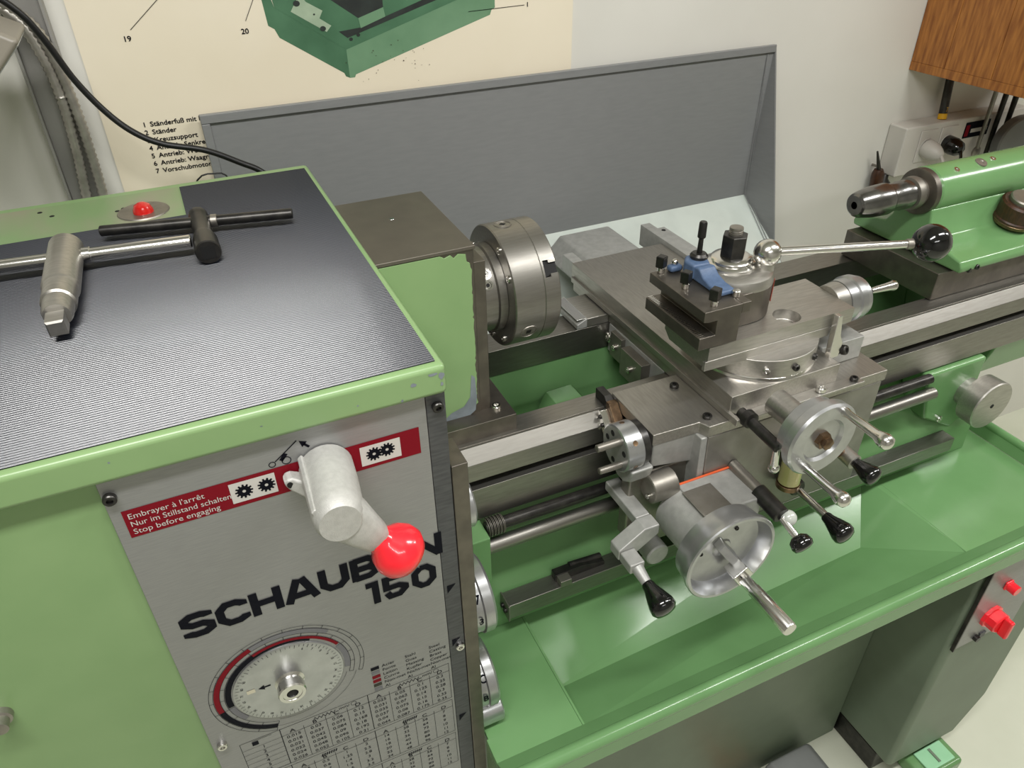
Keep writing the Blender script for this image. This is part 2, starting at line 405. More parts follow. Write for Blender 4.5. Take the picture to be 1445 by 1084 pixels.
# little lever pictogram with arrow
t = MB()
for q in stroke2d([(-.3185, 1.1535), (-.2985, 1.1690)], .0009): flatpoly(t, [fp(p.x, p.y) for p in q])
for cx, cz, r in ((-.3212, 1.1515, .0026), (-.3095, 1.1520, .0036)):
    for q in stroke2d([(cx + r * math.cos(a * PI / 9), cz + r * math.sin(a * PI / 9)) for a in range(18)], .0007, True): flatpoly(t, [fp(p.x, p.y) for p in q])
flatpoly(t, [fp(-.3150, 1.1540), fp(-.3125, 1.1520), fp(-.3075, 1.1580), fp(-.3105, 1.1600)])
flatpoly(t, [fp(-.2968, 1.1680), fp(-.2950, 1.1610), fp(-.2905, 1.1655)])
for q in stroke2d([(-.2935, 1.1640), (-.2895, 1.1595)], .0022): flatpoly(t, [fp(p.x, p.y) for p in q])
t.build('lever_symbol', INK, pan, flat=True)

# cast gear lever with red knob
hx, hz = -.2800, 1.1370
prof = []
lev = MB()
def ring(cx, cz, rx, rz, y, n=28, tilt=0): return [(cx + rx * math.cos(2 * PI * k / n), y + tilt * math.sin(2 * PI * k / n), cz + rz * math.sin(2 * PI * k / n)) for k in range(n)]
rings = [ring(hx, hz, .0215, .0215, -.3035), ring(hx, hz, .0228, .0228, -.307), ring(hx - .001, hz, .0222, .0225, -.330), ring(hx - .0035, hz + .0010, .0210, .0220, -.362), ring(hx - .0045, hz + .0015, .0195, .0208, -.374), ring(hx - .005, hz + .0015, .0165, .0178, -.379)]
vs = [p for r in rings for p in r]; n = 28
fs = [(i * n + k, i * n + (k + 1) % n, (i + 1) * n + (k + 1) % n, (i + 1) * n + k) for i in range(len(rings) - 1) for k in range(n)]
fs += [list(range(n))[::-1], [(len(rings) - 1) * n + k for k in range(n)]]
lev.add(vs, fs)
gear_lever = lev.build('gear_lever', CASTR, HS, 0, 40)
# flat arm leaving the hub towards the knob
def armsec(cx, cz, yc, hw, hy, d):
    px, pz = -d[1], d[0]
    out = []
    for a in range(16):
        th = 2 * PI * a / 16; c_, s_ = math.cos(th), math.sin(th)
        c_ = math.copysign(abs(c_) ** .6, c_); s_ = math.copysign(abs(s_) ** .6, s_)
        out.append((cx + px * hw * c_, yc + hy * s_, cz + pz * hw * c_))
    return out
d = (.61, -.79)
secs = [armsec(hx - .006, hz + .004, -.366, .0195, .0122, d), armsec(hx + .004, hz - .0095, -.366, .0195, .0122, d), armsec(hx + .013, hz - .0225, -.367, .0160, .0112, d), armsec(hx + .0215, hz - .0345, -.368, .0130, .0102, d), armsec(hx + .0235, hz - .0370, -.368, .0110, .0088, d)]
a_ = MB(); n = 16; vs = [p for r in secs for p in r]
fs = [(i * n + k, i * n + (k + 1) % n, (i + 1) * n + (k + 1) % n, (i + 1) * n + k) for i in range(len(secs) - 1) for k in range(n)] + [list(range(n))[::-1], [(len(secs) - 1) * n + k for k in range(n)]]
a_.add(vs, fs); a_.build('lever_arm', CASTR, gear_lever, 0, 50)
kn = MB(); kd = Vector((.61, -.10, -.79)).normalized(); ko = Vector((hx + .0225, -.368, hz - .0360))
kn.rev([(0, .011), (.003, .0120), (.006, .0132), (.013, .0195), (.021, .0232), (.029, .0235), (.036, .020), (.0405, .0135), (.0425, .007), (.043, 0)], ko, kd, 32)
kn.build('lever_knob', RED, gear_lever, 0, 60)
# ridge and ear of the casting
MB().loft([(hx - .0215, -.3035, hz + .0150), (hx - .0175, -.3035, hz + .0185), (hx - .0140, -.3035, hz + .0130), (hx - .0190, -.3035, hz + .0060)],
          [(hx - .0245, -.370, hz + .0120), (hx - .0205, -.370, hz + .0150), (hx - .0170, -.370, hz + .0100), (hx - .0215, -.370, hz + .0040)]).build('lever_rib', CASTR, gear_lever, .0015)
MB().loft([(hx - .018, -.3035, hz - .020), (hx - .033, -.3035, hz - .006), (hx - .0365, -.3035, hz + .000), (hx - .0345, -.3035, hz + .0055), (hx - .029, -.3035, hz + .0060), (hx - .014, -.3035, hz - .002)],
          [(hx - .018, -.322, hz - .020), (hx - .033, -.317, hz - .006), (hx - .0365, -.316, hz + .000), (hx - .0345, -.316, hz + .0055), (hx - .029, -.317, hz + .0060), (hx - .014, -.322, hz - .002)]).build('lever_ear', CASTR, gear_lever, .003)
MB().rev([(0, .0030), (.0010, .0028), (.0010, 0)], (hx - .0315, -.3165, hz + .0005), (0, -1, 0), 14).build('ear_hole', HOLE, gear_lever)

# speed dial
DX, DZ = -.3570, .8770
def arcband(mb, r0, r1, a0, a1, o=.0001, n=None):
    n = n or max(3, int(abs(a1 - a0) / 5)); vs = []
    for i in range(n + 1):
        a = math.radians(a0 + (a1 - a0) * i / n)
        vs += [fp(DX + r0 * math.cos(a), DZ + r0 * math.sin(a), o), fp(DX + r1 * math.cos(a), DZ + r1 * math.sin(a), o)]
    mb.add(vs, [(2 * i, 2 * i + 1, 2 * i + 3, 2 * i + 2) for i in range(n)])
t = MB()
for r in (.0765, .0725, .0665, .0622):
    arcband(t, r, r + .0004, -20, 250, .0002, 60)
for r in (.0700, .0595): arcband(t, r, r + .0003, 250, 340, .0002, 20)
for a in range(-20, 251, 15):
    arcband(t, .0725, .0769, a, a + .35, .0002, 3); arcband(t, .0622, .0669, a, a + .4, .0002, 3)
arcband(t, .0668, .0722, 190, 250, .0003); arcband(t, .0560, .0618, 115, 188, .0003); arcband(t, .0560, .0583, 60, 115, .0003)
t.build('dial_scale', INK, pan, flat=True)
for r0_, r1_, a0_, a1_ in ((.0668, .0722, 112, 190), (.0585, .0620, 28, 120)):
    t = MB(); arcband(t, r0_, r1_, a0_, a1_, .0002); t.build('dial_band_red', REDP, pan, flat=True)
for r0_, r1_, a0_, a1_ in ((.0668, .0722, 48, 112), (.0565, .0620, -12, 26), (.0565, .0620, 190, 215)):
    t = MB(); arcband(t, r0_, r1_, a0_, a1_, .0002); t.build('dial_band_grey', GREYP, pan, flat=True)
dial = MB().rev([(0, .0548), (.0012, .0546), (.0018, .0535), (.0020, .046), (.0021, 0)], (DX, FY - .0002, DZ), (0, -1, 0), 64).build('speed_dial', ALU, HS)
t = MB()
for i in range(72):
    a = math.radians(i * 5); ln = .0045 if i % 3 == 0 else .0028
    d_ = Vector((math.cos(a), 0, math.sin(a))); s_ = Vector((-math.sin(a), 0, math.cos(a))) * .00018; c_ = Vector((DX, FY - .00245, DZ))
    flatpoly(t, [c_ + d_ * .0530 + s_, c_ + d_ * .0530 - s_, c_ + d_ * (.0530 - ln) - s_, c_ + d_ * (.0530 - ln) + s_])
for i, s in enumerate(('90', '80', '71', '63', '56', '50', '45', '40', '35', '31', '28', '25', '22', '20', '18', '16', '14', '12', '10', '9', '8', '7', '6')):
    a = math.radians(150 + i * 12.5); c_ = Vector((DX + .0452 * math.cos(a), FY - .00245, DZ + .0452 * math.sin(a)))
    ta = Vector((math.sin(a), 0, -math.cos(a))); ra = Vector((math.cos(a), 0, math.sin(a)))
    put_text(t, s, c_, ta, ra, .0042, .8, 'c')
flatpoly(t, [(DX - .030, FY - .0025, DZ + .006), (DX - .024, FY - .0025, DZ + .0095), (DX - .024, FY - .0025, DZ + .0025)])
flatpoly(t, [(DX - .024, FY - .0025, DZ + .007), (DX - .018, FY - .0025, DZ + .007), (DX - .018, FY - .0025, DZ + .005), (DX - .024, FY - .0025, DZ + .005)])
t.build('dial_marking', INK, dial, flat=True)
t = MB(); flatpoly(t, [(DX - .041, FY - .0025, DZ + .009), (DX - .041, FY - .0025, DZ + .0035), (DX - .033, FY - .0025, DZ + .0035), (DX - .033, FY - .0025, DZ + .009)]); t.build('dial_window', CHIP, dial, flat=True)
MB().rev([(0, .0150), (.002, .0120), (.005, .0112), (.0055, .0135), (.0140, .0140), (.0155, .0130), (.0155, .0098), (.0148, .0094), (.0148, .0058), (.012, .0055), (.012, 0)], (DX, FY - .0022, DZ), (0, -1, 0), 32).build('dial_knob', BRIGHT, dial)
MB().rev([(0, .0056), (.0006, .0054), (.0006, 0)], (DX, FY - .0148, DZ), (0, -1, 0), 16).build('knob_socket', HOLE, dial)
# legend
t_ = {k: MB() for k in ('i', 'g', 'r', 'd')}
rows = [('i', 'Acier', 'Stahl', 'Steel'), ('g', 'Fonte', 'Guss', 'Casting'), ('r', 'Laiton', 'Messing', 'Brass'), ('r', 'Cuivre', 'Kupfer', 'Copper'), ('d', 'Non-met', 'Nicht-met', 'Non-met'), ('g', 'Al', 'Al', 'Al')]
tt = MB()
for i, (k, a, b, c) in enumerate(rows):
    z = .8460 - i * .0073
    flatpoly(t_[k], [fp(-.2765, z), fp(-.2765, z - .0052), fp(-.2675, z - .0052), fp(-.2675, z)])
    for s, x in ((a, -.2645), (b, -.2385), (c, -.2110)): put_text(tt, s, fp(x, z - .0047), X, Zv, .0062, 1.05)
tt.build('legend_lettering', INK, pan, flat=True)
for k, mt in (('i', INK), ('g', GREYP), ('r', REDP), ('d', DGREYP)): t_[k].build('legend_swatch', mt, pan, flat=True)
# feed and thread tables
t = MB()
def hl(x0, x1, z, w_=.00045): flatpoly(t, [fp(x0, z + w_ / 2), fp(x0, z - w_ / 2), fp(x1, z - w_ / 2), fp(x1, z + w_ / 2)])
def vl(x, z0, z1, w_=.00045): flatpoly(t, [fp(x - w_ / 2, z1), fp(x - w_ / 2, z0), fp(x + w_ / 2, z0), fp(x + w_ / 2, z1)])
T1 = [[('0.015 0.018 0.021 0.022 0.024 0.026'), '0.03 0.037 0.042 0.045 0.048 0.052', '0.06 0.075 0.084 0.09 0.096 0.105', '0.12 0.15 0.168 0.18 0.192 0.21'],
      ['0.025 0.031 0.035 0.037 0.04 0.044', '0.05 0.062 0.07 0.075 0.08 0.087', '0.1 0.125 0.14 0.15 0.16 0.175', '0.2 0.25 0.28 0.3 0.32 0.35']]
T2 = [['0.25 0.3 0.35 0.4 0.45 0.5', '0.5 0.6 0.7 0.75 0.8 0.9', '1 1.25 1.4 1.5 1.6 1.75', '2 2.5 2.8 3 3.2 3.5'], ['14 16 18 20 22 24', '28 32 36 40 44 48', '56 64 72 80 88 96', '7 8 9 10 11 12']]
for blk, zt, tb in ((0, .8030, T1), (1, .7320, T2), (2, .6610, T2)):
    zb = zt - .0665
    hl(-.4220, -.1905, zt); hl(-.4220, -.1905, zb); hl(-.3810, -.1905, zt - .0135)
    vl(-.4220, zb, zt); vl(-.1905, zb, zt); vl(-.3810, zb, zt, .0008); vl(-.2855, zb, zt, .0008)
    for i in range(7): hl(-.4220, -.3810, zt - .0135 - i * .0088, .0003)
    for i in range(6):
        put_text(t, str(i + 1), fp(-.4010, zt - .0200 - i * .0088), X, Zv, .0070, 1., 'c')
    for h, x0 in ((0, -.3810), (1, -.2855)):
        for c in range(4):
            xc = x0 + .0119 + c * .0238
            if c: vl(xc - .0119, zb, zt - .0135 + .005)
            put_text(t, 'ABCD'[c], fp(xc, zt - .0120), X, Zv, .0080, 1.15, 'c')
            for i, s in enumerate(tb[h][c].split()): put_text(t, s, fp(xc, zt - .0205 - i * .0088), X, Zv, .0066, 1.05, 'c')
        zz = [(x0 + .035 + i * .0022, zt - .0052 + (.0022 if i % 2 else -.0022)) for i in range(12)]
        if blk == 0:
            for q in stroke2d(zz, .0006): flatpoly(t, [fp(p.x, p.y) for p in q])
            put_text(t, 'mm/', fp(x0 + .063, zt - .0065), X, Zv, .0066)
            for q in stroke2d([(x0 + .0795 + .003 * math.cos(a * PI / 8), zt - .0045 + .003 * math.sin(a * PI / 8)) for a in range(16)], .0004, True): flatpoly(t, [fp(p.x, p.y) for p in q])
        else:
            for i in range(7): flatpoly(t, [fp(x0 + .034 + i * .0026, zt - .0030), fp(x0 + .0325 + i * .0026, zt - .0075), fp(x0 + .034 + i * .0026, zt - .0075), fp(x0 + .0355 + i * .0026, zt - .0030)])
    flatpoly(t, [fp(-.4105, zt - .0035), fp(-.4105, zt - .0100), fp(-.4040, zt - .0100), fp(-.4040, zt - .0035)])
    hl(-.4100, -.3900, zt - .0020, .0004)
t.build('table_print', INK, pan, flat=True)

# lock bolt low on the green front
MB().rev([(0, .009), (.006, .009), (.007, .007), (.016, .007), (.0165, .0055), (.0165, 0)], (-.583, -.298, .966), (0, -1, 0), 20).build('lock_bolt', DULL, HS)

# gearbox selector knobs on the right flank
def selector(z, r, chars, th, yc=-.256):
    kb = MB().rev([(0, r * .92), (.002, r * .97), (.018, r), (.0185, r * 1.0), (.020, r * 1.06), (.031, r * 1.06), (.034, r * 1.0), (.034, r * .4), (.034, 0)], (-.1600, yc, z), X, 48).build('selector_knob', ALU, HS)
    t = MB()
    for ch, a in chars:
        a = math.radians(a); nrm = Vector((0, math.cos(a), math.sin(a))); tang = Vector((0, math.sin(a), -math.cos(a)))
        put_text(t, ch, Vector((-.1490, yc, z)) + nrm * (r * 1.0 + .0006) , X, tang, .0150, .85, 'l', bold=.02)
    t.build('knob_letter', INK, kb, flat=True)
    return kb
selector(.845, .0450, (('7', 146), ('3', 181)), 0, -.2535)
selector(.692, .0430, (('C', 144), ('B', 179)), 0, -.2545)
MB().rev([(0, .030), (.014, .030), (.016, .028), (.016, 0)], (-.1595, -.2700, 1.0150), X, 36).build('selector_knob', ALU, HS)
MB().rev([(0, .020), (.038, .020), (.040, .018), (.040, 0)], (-.1600, -.2780, .6420), X, 32).build('selector_knob', ALU, HS)

# spindle housing
hous = MB().box(-.300, -.0550, -.0885, .0935, .953, 1.2010).build('spindle_housing', DKSTEEL, HS, .001)
MB().box(-.300, -.0535, -.0905, .0945, 1.2010, 1.2055).build('housing_lid', LID, hous, .0008)
MB().rev([(0, .0032), (.0003, .003), (.0003, 0)], (-.115, .022, 1.2055), Zv, 14).build('oil_hole', BRIGHT, hous)
# painted skin with a chipped, ragged right edge
random.seed(3)
edge = []
zz = 1.1965
while zz > .972:
    wob = random.uniform(-.0014, .0010)
    base = -.0590 if zz < 1.185 else -.0640
    if zz < .99: base = -.0605 - (.99 - zz) * .7
    edge.append((base + wob, zz)); zz -= random.uniform(.0025, .006)
skin = [(-.300, .962), (-.300, 1.2000)] + [(-.095, 1.2000), (-.090, 1.1965), (-.083, 1.1990), (-.079, 1.1945), (-.074, 1.1985)] + edge + [(-.082, .966), (-.100, .9645), (-.13, .962)]
MB().prism(skin, 'y', -.0898, -.0884).build('paint_skin', GREEN, hous, .0004)
pr_ = [(-.066, 1.035), (-.0615, 1.03), (-.0600, 1.00), (-.0625, .980), (-.078, .9685), (-.105, .966), (-.112, .972), (-.095, .985), (-.078, .990), (-.069, 1.002)]
t = MB(); flatpoly(t, [(x, -.0901, z) for x, z in pr_][::-1]); t.build('primer_patch', PRIMER, hous, flat=True)
t = MB(); flatpoly(t, [(-.104, -.0903, .9655), (-.118, -.0903, .9640), (-.116, -.0903, .9575), (-.110, -.0903, .9600), (-.1045, -.0903, .9590), (-.100, -.0903, .9630)]); t.build('undercoat_chip', CHIP, hous, flat=True)
MB().box(-.0550, -.0405, -.0865, .0915, .953, 1.1830).build('housing_flange', DKSTEEL, hous, .0008)
ft = MB().box(-.200, -.0155, -.1130, .1150, .9505, .9745).build('foot_flange', DKSTEEL, HS, .0008)
screw(ft, (-.0345, -.0905, .9735), Zv, .0065)
screw(ft, (-.0345, .0905, .9735), Zv, .0065)

# ================================================================== SPINDLE CHUCK
CH = thing('lathe_chuck', 'round steel three-jaw chuck without jaws on the headstock spindle', 'lathe chuck', (.02, 0, 1.02))
AX = 1.1
nose = MB().rev([(-.0402, .040), (-.0402, .0585), (-.034, .0585), (-.033, .0555), (-.012, .0555), (-.010, .058), (0, .058), (.001, .05)], (0, 0, AX), X, 64).build('spindle_nose', BEDST, CH)
bd = MB().rev([(.0005, .03), (.0005, .0785), (.002, .080), (.0405, .080), (.0412, .0792), (.042, .080), (.0615, .080), (.063, .0785), (.063, .018)], (0, 0, AX), X, 96).build('chuck_body', BEDST, CH)
cuts = []
for k in range(3):
    a = math.radians(146.3 + 120 * k); u = Vector((0, math.cos(a), math.sin(a))); s_ = Vector((0, -math.sin(a), math.cos(a)))
    def bx(x0, x1, hw, r0, r1):
        c0 = Vector((0, 0, AX)); P = []
        for xx in (x0, x1):
            P.append([c0 + X * xx + u * r0 - s_ * hw, c0 + X * xx + u * r1 - s_ * hw, c0 + X * xx + u * r1 + s_ * hw, c0 + X * xx + u * r0 + s_ * hw])
        return MB().loft(P[0], P[1])
    cuts += [bx(.0445, .0520, .0105, .03, .09), bx(.0515, .066, .0068, .03, .09)]
for k in range(3):
    a = math.radians(86.3 + 120 * k); u = Vector((0, math.cos(a), math.sin(a)))
    cuts.append(MB().cyl(Vector((.021, 0, AX)) + u * .070, Vector((.021, 0, AX)) + u * .09, .0050, seg=4, ph=.5))
cut(bd, cuts)
for k in range(3):
    a = math.radians(86.3 + 120 * k); u = Vector((0, math.cos(a), math.sin(a)))
    a2 = math.radians(146.3 + 120 * k); u3 = Vector((0, math.cos(a2), math.sin(a2))); s3 = Vector((0, -math.sin(a2), math.cos(a2))); c3 = Vector((0, 0, AX))
    MB().loft([c3 + X * .0450 + u3 * rr_ + s3 * hh_ for rr_, hh_ in ((.035, -.0100), (.0768, -.0100), (.0768, .0100), (.035, .0100))], [c3 + X * .0622 + u3 * rr_ + s3 * hh_ for rr_, hh_ in ((.035, -.0066), (.0768, -.0066), (.0768, .0066), (.035, .0066))]).build('jaw_slot_shade', HOLE, CH)  # black block inside the cut slot, painting the shade of its interior
    sk = MB().rev([(0, .0118), (.0010, .0115), (.0012, .0100), (-.0002, .0095), (-.0002, .0066), (.0006, .0062), (.0006, .0052)], Vector((.021, 0, AX)) + u * .0795, u, 28).build('key_socket', DULL, CH)
    MB().cyl(Vector((.021, 0, AX)) + u * .0788, Vector((.021, 0, AX)) + u * .0803, .0048, seg=4, bev=.0002, ph=.5).build('square_hole', HOLE, sk)
    for da in (30, 62):
        b_ = a + math.radians(da); u2 = Vector((0, math.cos(b_), math.sin(b_)))
        screw(CH, Vector((.0025, 0, AX)) + u2 * .0700, -X, .0048, SCREW_ST, 'mounting_screw')
for a0, big in ((134.5, 1), (149, 0)):
    a = math.radians(a0); u = Vector((0, math.cos(a), math.sin(a)))
    c_ = MB().rev([(0, .0068 + .0012 * big), (.0011, .0066 + .0012 * big), (.0012, .0045), (.0003, .004), (.0003, 0)], Vector((-.0225, 0, AX)) + u * .0553, u, 22).build('cam_lock', BRIGHT, CH)
    MB().rev([(0, .0026), (.0003, .0024), (.0003, 0)], Vector((-.0225, 0, AX)) + u * .0557, u, 6 if not big else 3).build('cam_socket', HOLE, c_)

# ================================================================== BED
BED = thing('lathe_bed', 'ground steel lathe bed with green casting and long feed shafts', 'lathe bed', (.40, 0, .70))
BX0, BX1 = -.165, 1.12
front = [(-.086, .840), (-.086, .9495), (-.1215, .9495), (-.1235, .9500), (-.1395, .9345), (-.1400, .9080), (-.1050, .9070), (-.1050, .8960), (-.1420, .8945), (-.1420, .8420), (-.1380, .8400)]
MB().prism(front, 'x', BX0, BX1).build('front_way', BEDST, BED, .0006)
MB().box(BX0, BX1, -.1200, -.0920, .9492, .9507).build('way_pad', BEDST, BED, .0004)
rear = [(.071, .905), (.071, .9500), (.1215, .9500), (.1395, .9345), (.1400, .9050)]
MB().prism(rear, 'x', BX0, BX1).build('rear_way', BEDST, BED, .0006)
# green casting: trough walls, trough floor and pedestal
MB().prism([(-.136, .8405), (-.086, .8405), (-.072, .8000), (.055, .8000), (.073, .9050), (.138, .9050), (.138, .640), (.165, .6215), (-.152, .6215), (-.150, .6900), (-.092, .7850), (-.092, .8200), (-.138, .8390)], 'x', BX0, .900).build('bed_casting', GREENP, BED, .004)
MB().prism([(-.138, .8405), (-.086, .8405), (-.072, .8000), (.055, .8000), (.073, .9050), (.138, .9050), (.138, .770), (-.120, .770)], 'x', .9002, BX1).build('bed_overhang', GREENP, BED, .004)
rib = [(.088, .7990), (.104, .8480), (.112, .8600), (.156, .8620), (.166, .8500), (.182, .7990)]
MB().prism(rib, 'y', -.0725, .0560).build('cross_rib', GREENP, BED, .001, 40)
MB().prism([(x + .42, z) for x, z in rib], 'y', -.0725, .0560).build('cross_rib', GREENP, BED, .001, 40)
# shafts along the front
MB().cyl((-.082, -.1550, .8360), (.722, -.1550, .8360), .0085, seg=20).build('lead_screw', DARKST, BED)
thr = MB()
for i in range(11): thr.cyl((-.080 + i * .0022, -.1550, .8360), (-.0790 + i * .0022, -.1550, .8360), .0135 if i % 2 else .012, seg=24)
thr.build('lead_screw_collar', DULL, BED)
MB().cyl((-.083, -.1620, .8080), (.732, -.1620, .8080), .0105, seg=24).build('feed_shaft', BEDST, BED)
MB().prism([(-.164, .740), (-.083, .740), (-.083, .838), (-.164, .838)], 'y', -.176, -.0925).build('shaft_bracket', GREENP, BED, .002)
MB().prism([(.722, .838), (.755, .735), (.835, .690), (.865, .710), (.865, .838)], 'y', -.151, -.095).build('end_bracket', GREENP, BED, .006)
dsk = MB().rev([(0, .026), (.021, .026), (.023, .0450), (.053, .0460), (.055, .0445), (.055, 0)], (.838, -.1490, .7740), (0, -1, 0), 40).build('end_disc', STEEL, BED)
MB().rev([(0, .0042), (.0005, .004), (.0005, 0)], (.838, -.2040, .7740), (0, -1, 0), 16).build('disc_hole', HOLE, dsk)
screw(BED, (.790, -.151, .728), (0, -1, 0), .006)
# control bar low in front of the casting
bar = MB().prism([(-.1790, .6650), (-.1550, .6650), (-.1520, .6690), (-.1520, .6930), (-.1790, .6930)], 'x', -.0600, .816).build('control_bar', BEDST, BED, .001)
MB().box(-.0625, -.0598, -.1815, -.1505, .6625, .6950).build('bar_end_plate', DULL, bar, .002)
screw(bar, (-.0625, -.1620, .6790), -X, .004, SCREW_DK); screw(bar, (-.0625, -.1720, .6790), -X, .004, SCREW_DK)
MB().box(-.055, .815, -.1515, -.1260, .650, .686).build('bar_rail', GREENP, BED, .003)
MB().prism([(.018, .693), (.100, .693), (.100, .700), (.060, .708), (.018, .707)], 'y', -.168, -.154).build('bar_clamp', DARKST, bar, .001)
MB().box(.020, .038, -.1815, -.154, .6940, .7060).build('clamp_jaw', DULL, bar, .001)
MB().cyl((.045, -.157, .7060), (.098, -.157, .7020), .005, seg=14).build('clamp_pin', DARKST, bar)

# ================================================================== CHIP TRAY
TR = thing('chip_tray', 'wide green sheet-metal chip tray with rolled rim under the lathe bed', 'tray', (.42, -.05, .55))
fz = .6200
TX_L, TX_R = -.149, .960
MB().prism([(TX_L, .330), (TX_L, -.3055), (-.1515, -.3055), (-.1515, -.3420), (-.0280, -.3420), (-.0280, .330)], 'z', fz - .006, fz).build('tray_floor', GREENP, TR, .0015)
MB().box(.6820, TX_R, -.3420, .330, fz - .006, fz).build('tray_floor', GREENP, TR, .0015)
MB().box(-.0280, .6820, -.130, .330, fz - .006, fz).build('tray_floor', GREENP, TR)
def sheet(a, b, c, d_, th=.003, name='hopper_panel'):
    a, b, c, d_ = map(Vector, (a, b, c, d_)); n_ = (b - a).cross(d_ - a).normalized() * th
    if n_.z > 0: n_ = -n_
    return MB().loft([a, b, c, d_], [a + n_, b + n_, c + n_, d_ + n_]).build(name, GREENP, TR)
B0, B1 = (-.0280, -.2500, .566), (.584, -.2290, .566)
sheet((-.0280, -.130, .618), (.6690, -.130, .618), B1, B0)
sheet(B0, B1, (.6840, -.3420, fz), (-.0280, -.3420, fz))
sheet(B1, (.6690, -.130, .6190), (.6840, -.1300, .6195), (.6840, -.3420, .6195))
sheet((-.0280, -.3420, fz), B0, (-.0280, -.130, .612), (-.0280, -.130, fz))
MB().prism([(-.3400, fz), (-.3690, .6460), (-.3725, .6440), (-.3440, fz - .004)], 'x', -.1515, TX_R + .008).build('tray_wall', GREENP, TR)
rim = [(-.3780 + .0100 * math.cos(a), .6440 + .0095 * math.sin(a)) for a in [i * PI / 8 for i in range(16)]]
MB().prism(rim, 'x', -.1520, .976).build('tray_rim', GREENP, TR, .002, 50)
MB().prism([(-.3870, .6430), (-.3825, .6430), (-.3825, .6120), (-.3870, .6120)], 'x', -.1515, .974).build('tray_skirt', GREENP, TR, .001)
MB().prism([(TX_R, fz), (.9680, .6440), (.9710, .6430), (TX_R + .004, fz - .004)], 'y', -.3700, .33).build('tray_wall', GREENP, TR)
MB().prism([(.9740 + .0080 * math.cos(a), .6430 + .0080 * math.sin(a)) for a in [i * PI / 8 for i in range(16)]], 'y', -.378, .33).build('tray_rim', GREENP, TR, .002, 50)
MB().box(.9700, .9740, -.3820, .33, .6120, .6420).build('tray_skirt', GREENP, TR, .001)
MB().box(-.0300, .700, -.345, .325, .5500, .5560).build('tray_bottom', GREEND, TR)

MB().prism([(-.3820, .6120), (-.3820, .5000), (-.3055, .5000), (-.3055, .6130), (-.3420, .6130), (-.3700, .6400), (-.3820, .6400)], 'x', -.1515, -.1485).build('tray_end', GREENP, TR)

# ================================================================== STANDS
ST = thing('lathe_stand', 'green cabinet stand with steel switch plate under the tray end', 'machine stand', (.84, -.1, FZ))
MB().prism([(.720, .6120), (.720, -.035), (.915, -.035), (.965, .080), (.965, .6120)], 'y', -.368, .20).build('cabinet', GREEND, ST, .012, seg=3)
MB().box(.725, .90, -.335, .18, FZ, -.0352).build('plinth', DARKST, ST, .003)
kp = MB().box(-.158, .7195, -.232, -.218, FZ, .549).build('knee_panel', GREEND, None, .003)
tag(kp, 'flat green back panel closing the space between the two stands', 'panel')
sp = MB().box(.7245, .880, -.3730, -.3682, .375, .5880).build('switch_plate', PLATE, ST, .002)
MB().box(.7205, .7243, -.3750, -.3682, .374, .5890).build('plate_edge', DARKST, sp, .0005)
sw = MB().rev([(0, .024), (.006, .024), (.007, .0205), (.022, .0205), (.024, .0185), (.024, 0)], (.784, -.373, .443), (0, -1, 0), 10).build('rotary_switch', RED, sp)
MB().box(.7790, .7890, -.413, -.3965, .422, .464).build('switch_grip', RED, sp, .003)
MB().cyl((.787, -.377, .524), (.787, -.392, .524), .0095, seg=14).build('push_button', RED, sp)
MB().box(.7780, .7960, -.3775, -.3730, .515, .533).build('button_bezel', RED, sp, .002)
MB().cyl((.772, -.373, .388), (.772, -.381, .388), .0065, seg=14).build('key_lock', DARKST, sp)
MB().box(.782, .796, -.376, -.373, .381, .394).build('small_label', STRIP, sp)
MB().box(.790, .905, -.415, -.345, FZ, -.062).build('pedal_body', GREENP, ST, .008)
MB().box(.812, .888, -.405, -.360, -.0618, -.0570).build('pedal_pad', PALEG, ST, .002)
MB().box(.846, .852, -.398, -.367, -.0569, -.0550).build('pedal_slot', GREEND, ST)
LS = thing('headstock_pedestal', 'green cabinet pedestal below the headstock beside the tray', 'machine stand', (-.39, -.05, FZ))
MB().box(-.610, -.1650, -.290, .22, -.06, .4490).build('cabinet', GREEND, LS, .01)
MB().box(-.600, -.1750, -.275, .21, FZ, -.0602).build('plinth', DARKST, LS, .003)

# things on the floor below the tray
gb = thing('grey_toolbox', 'grey plastic box on the floor under the lathe', 'box', (.56, -.29, FZ))
MB().prism([(.495, FZ), (.622, FZ), (.620, FZ + .050), (.606, FZ + .062), (.508, FZ + .062), (.495, FZ + .050)], 'y', -.345, -.250).build('box_body', GREYPL, gb, .006)
for i in range(8): MB().box(.508 + i * .007, .5115 + i * .007, -.3468, -.3448, FZ + .010, FZ + .045).build('grille_slot', DARKST, gb)
rdx = thing('red_can', 'red box with dark lid beside the grey plastic box on the floor', 'box', (.45, -.30, FZ))
MB().box(.420, .480, -.345, -.255, FZ, FZ + .050).build('can_body', RED, rdx, .006)
MB().box(.430, .470, -.332, -.268, FZ + .050, FZ + .058).build('can_lid', DARKST, rdx, .004)

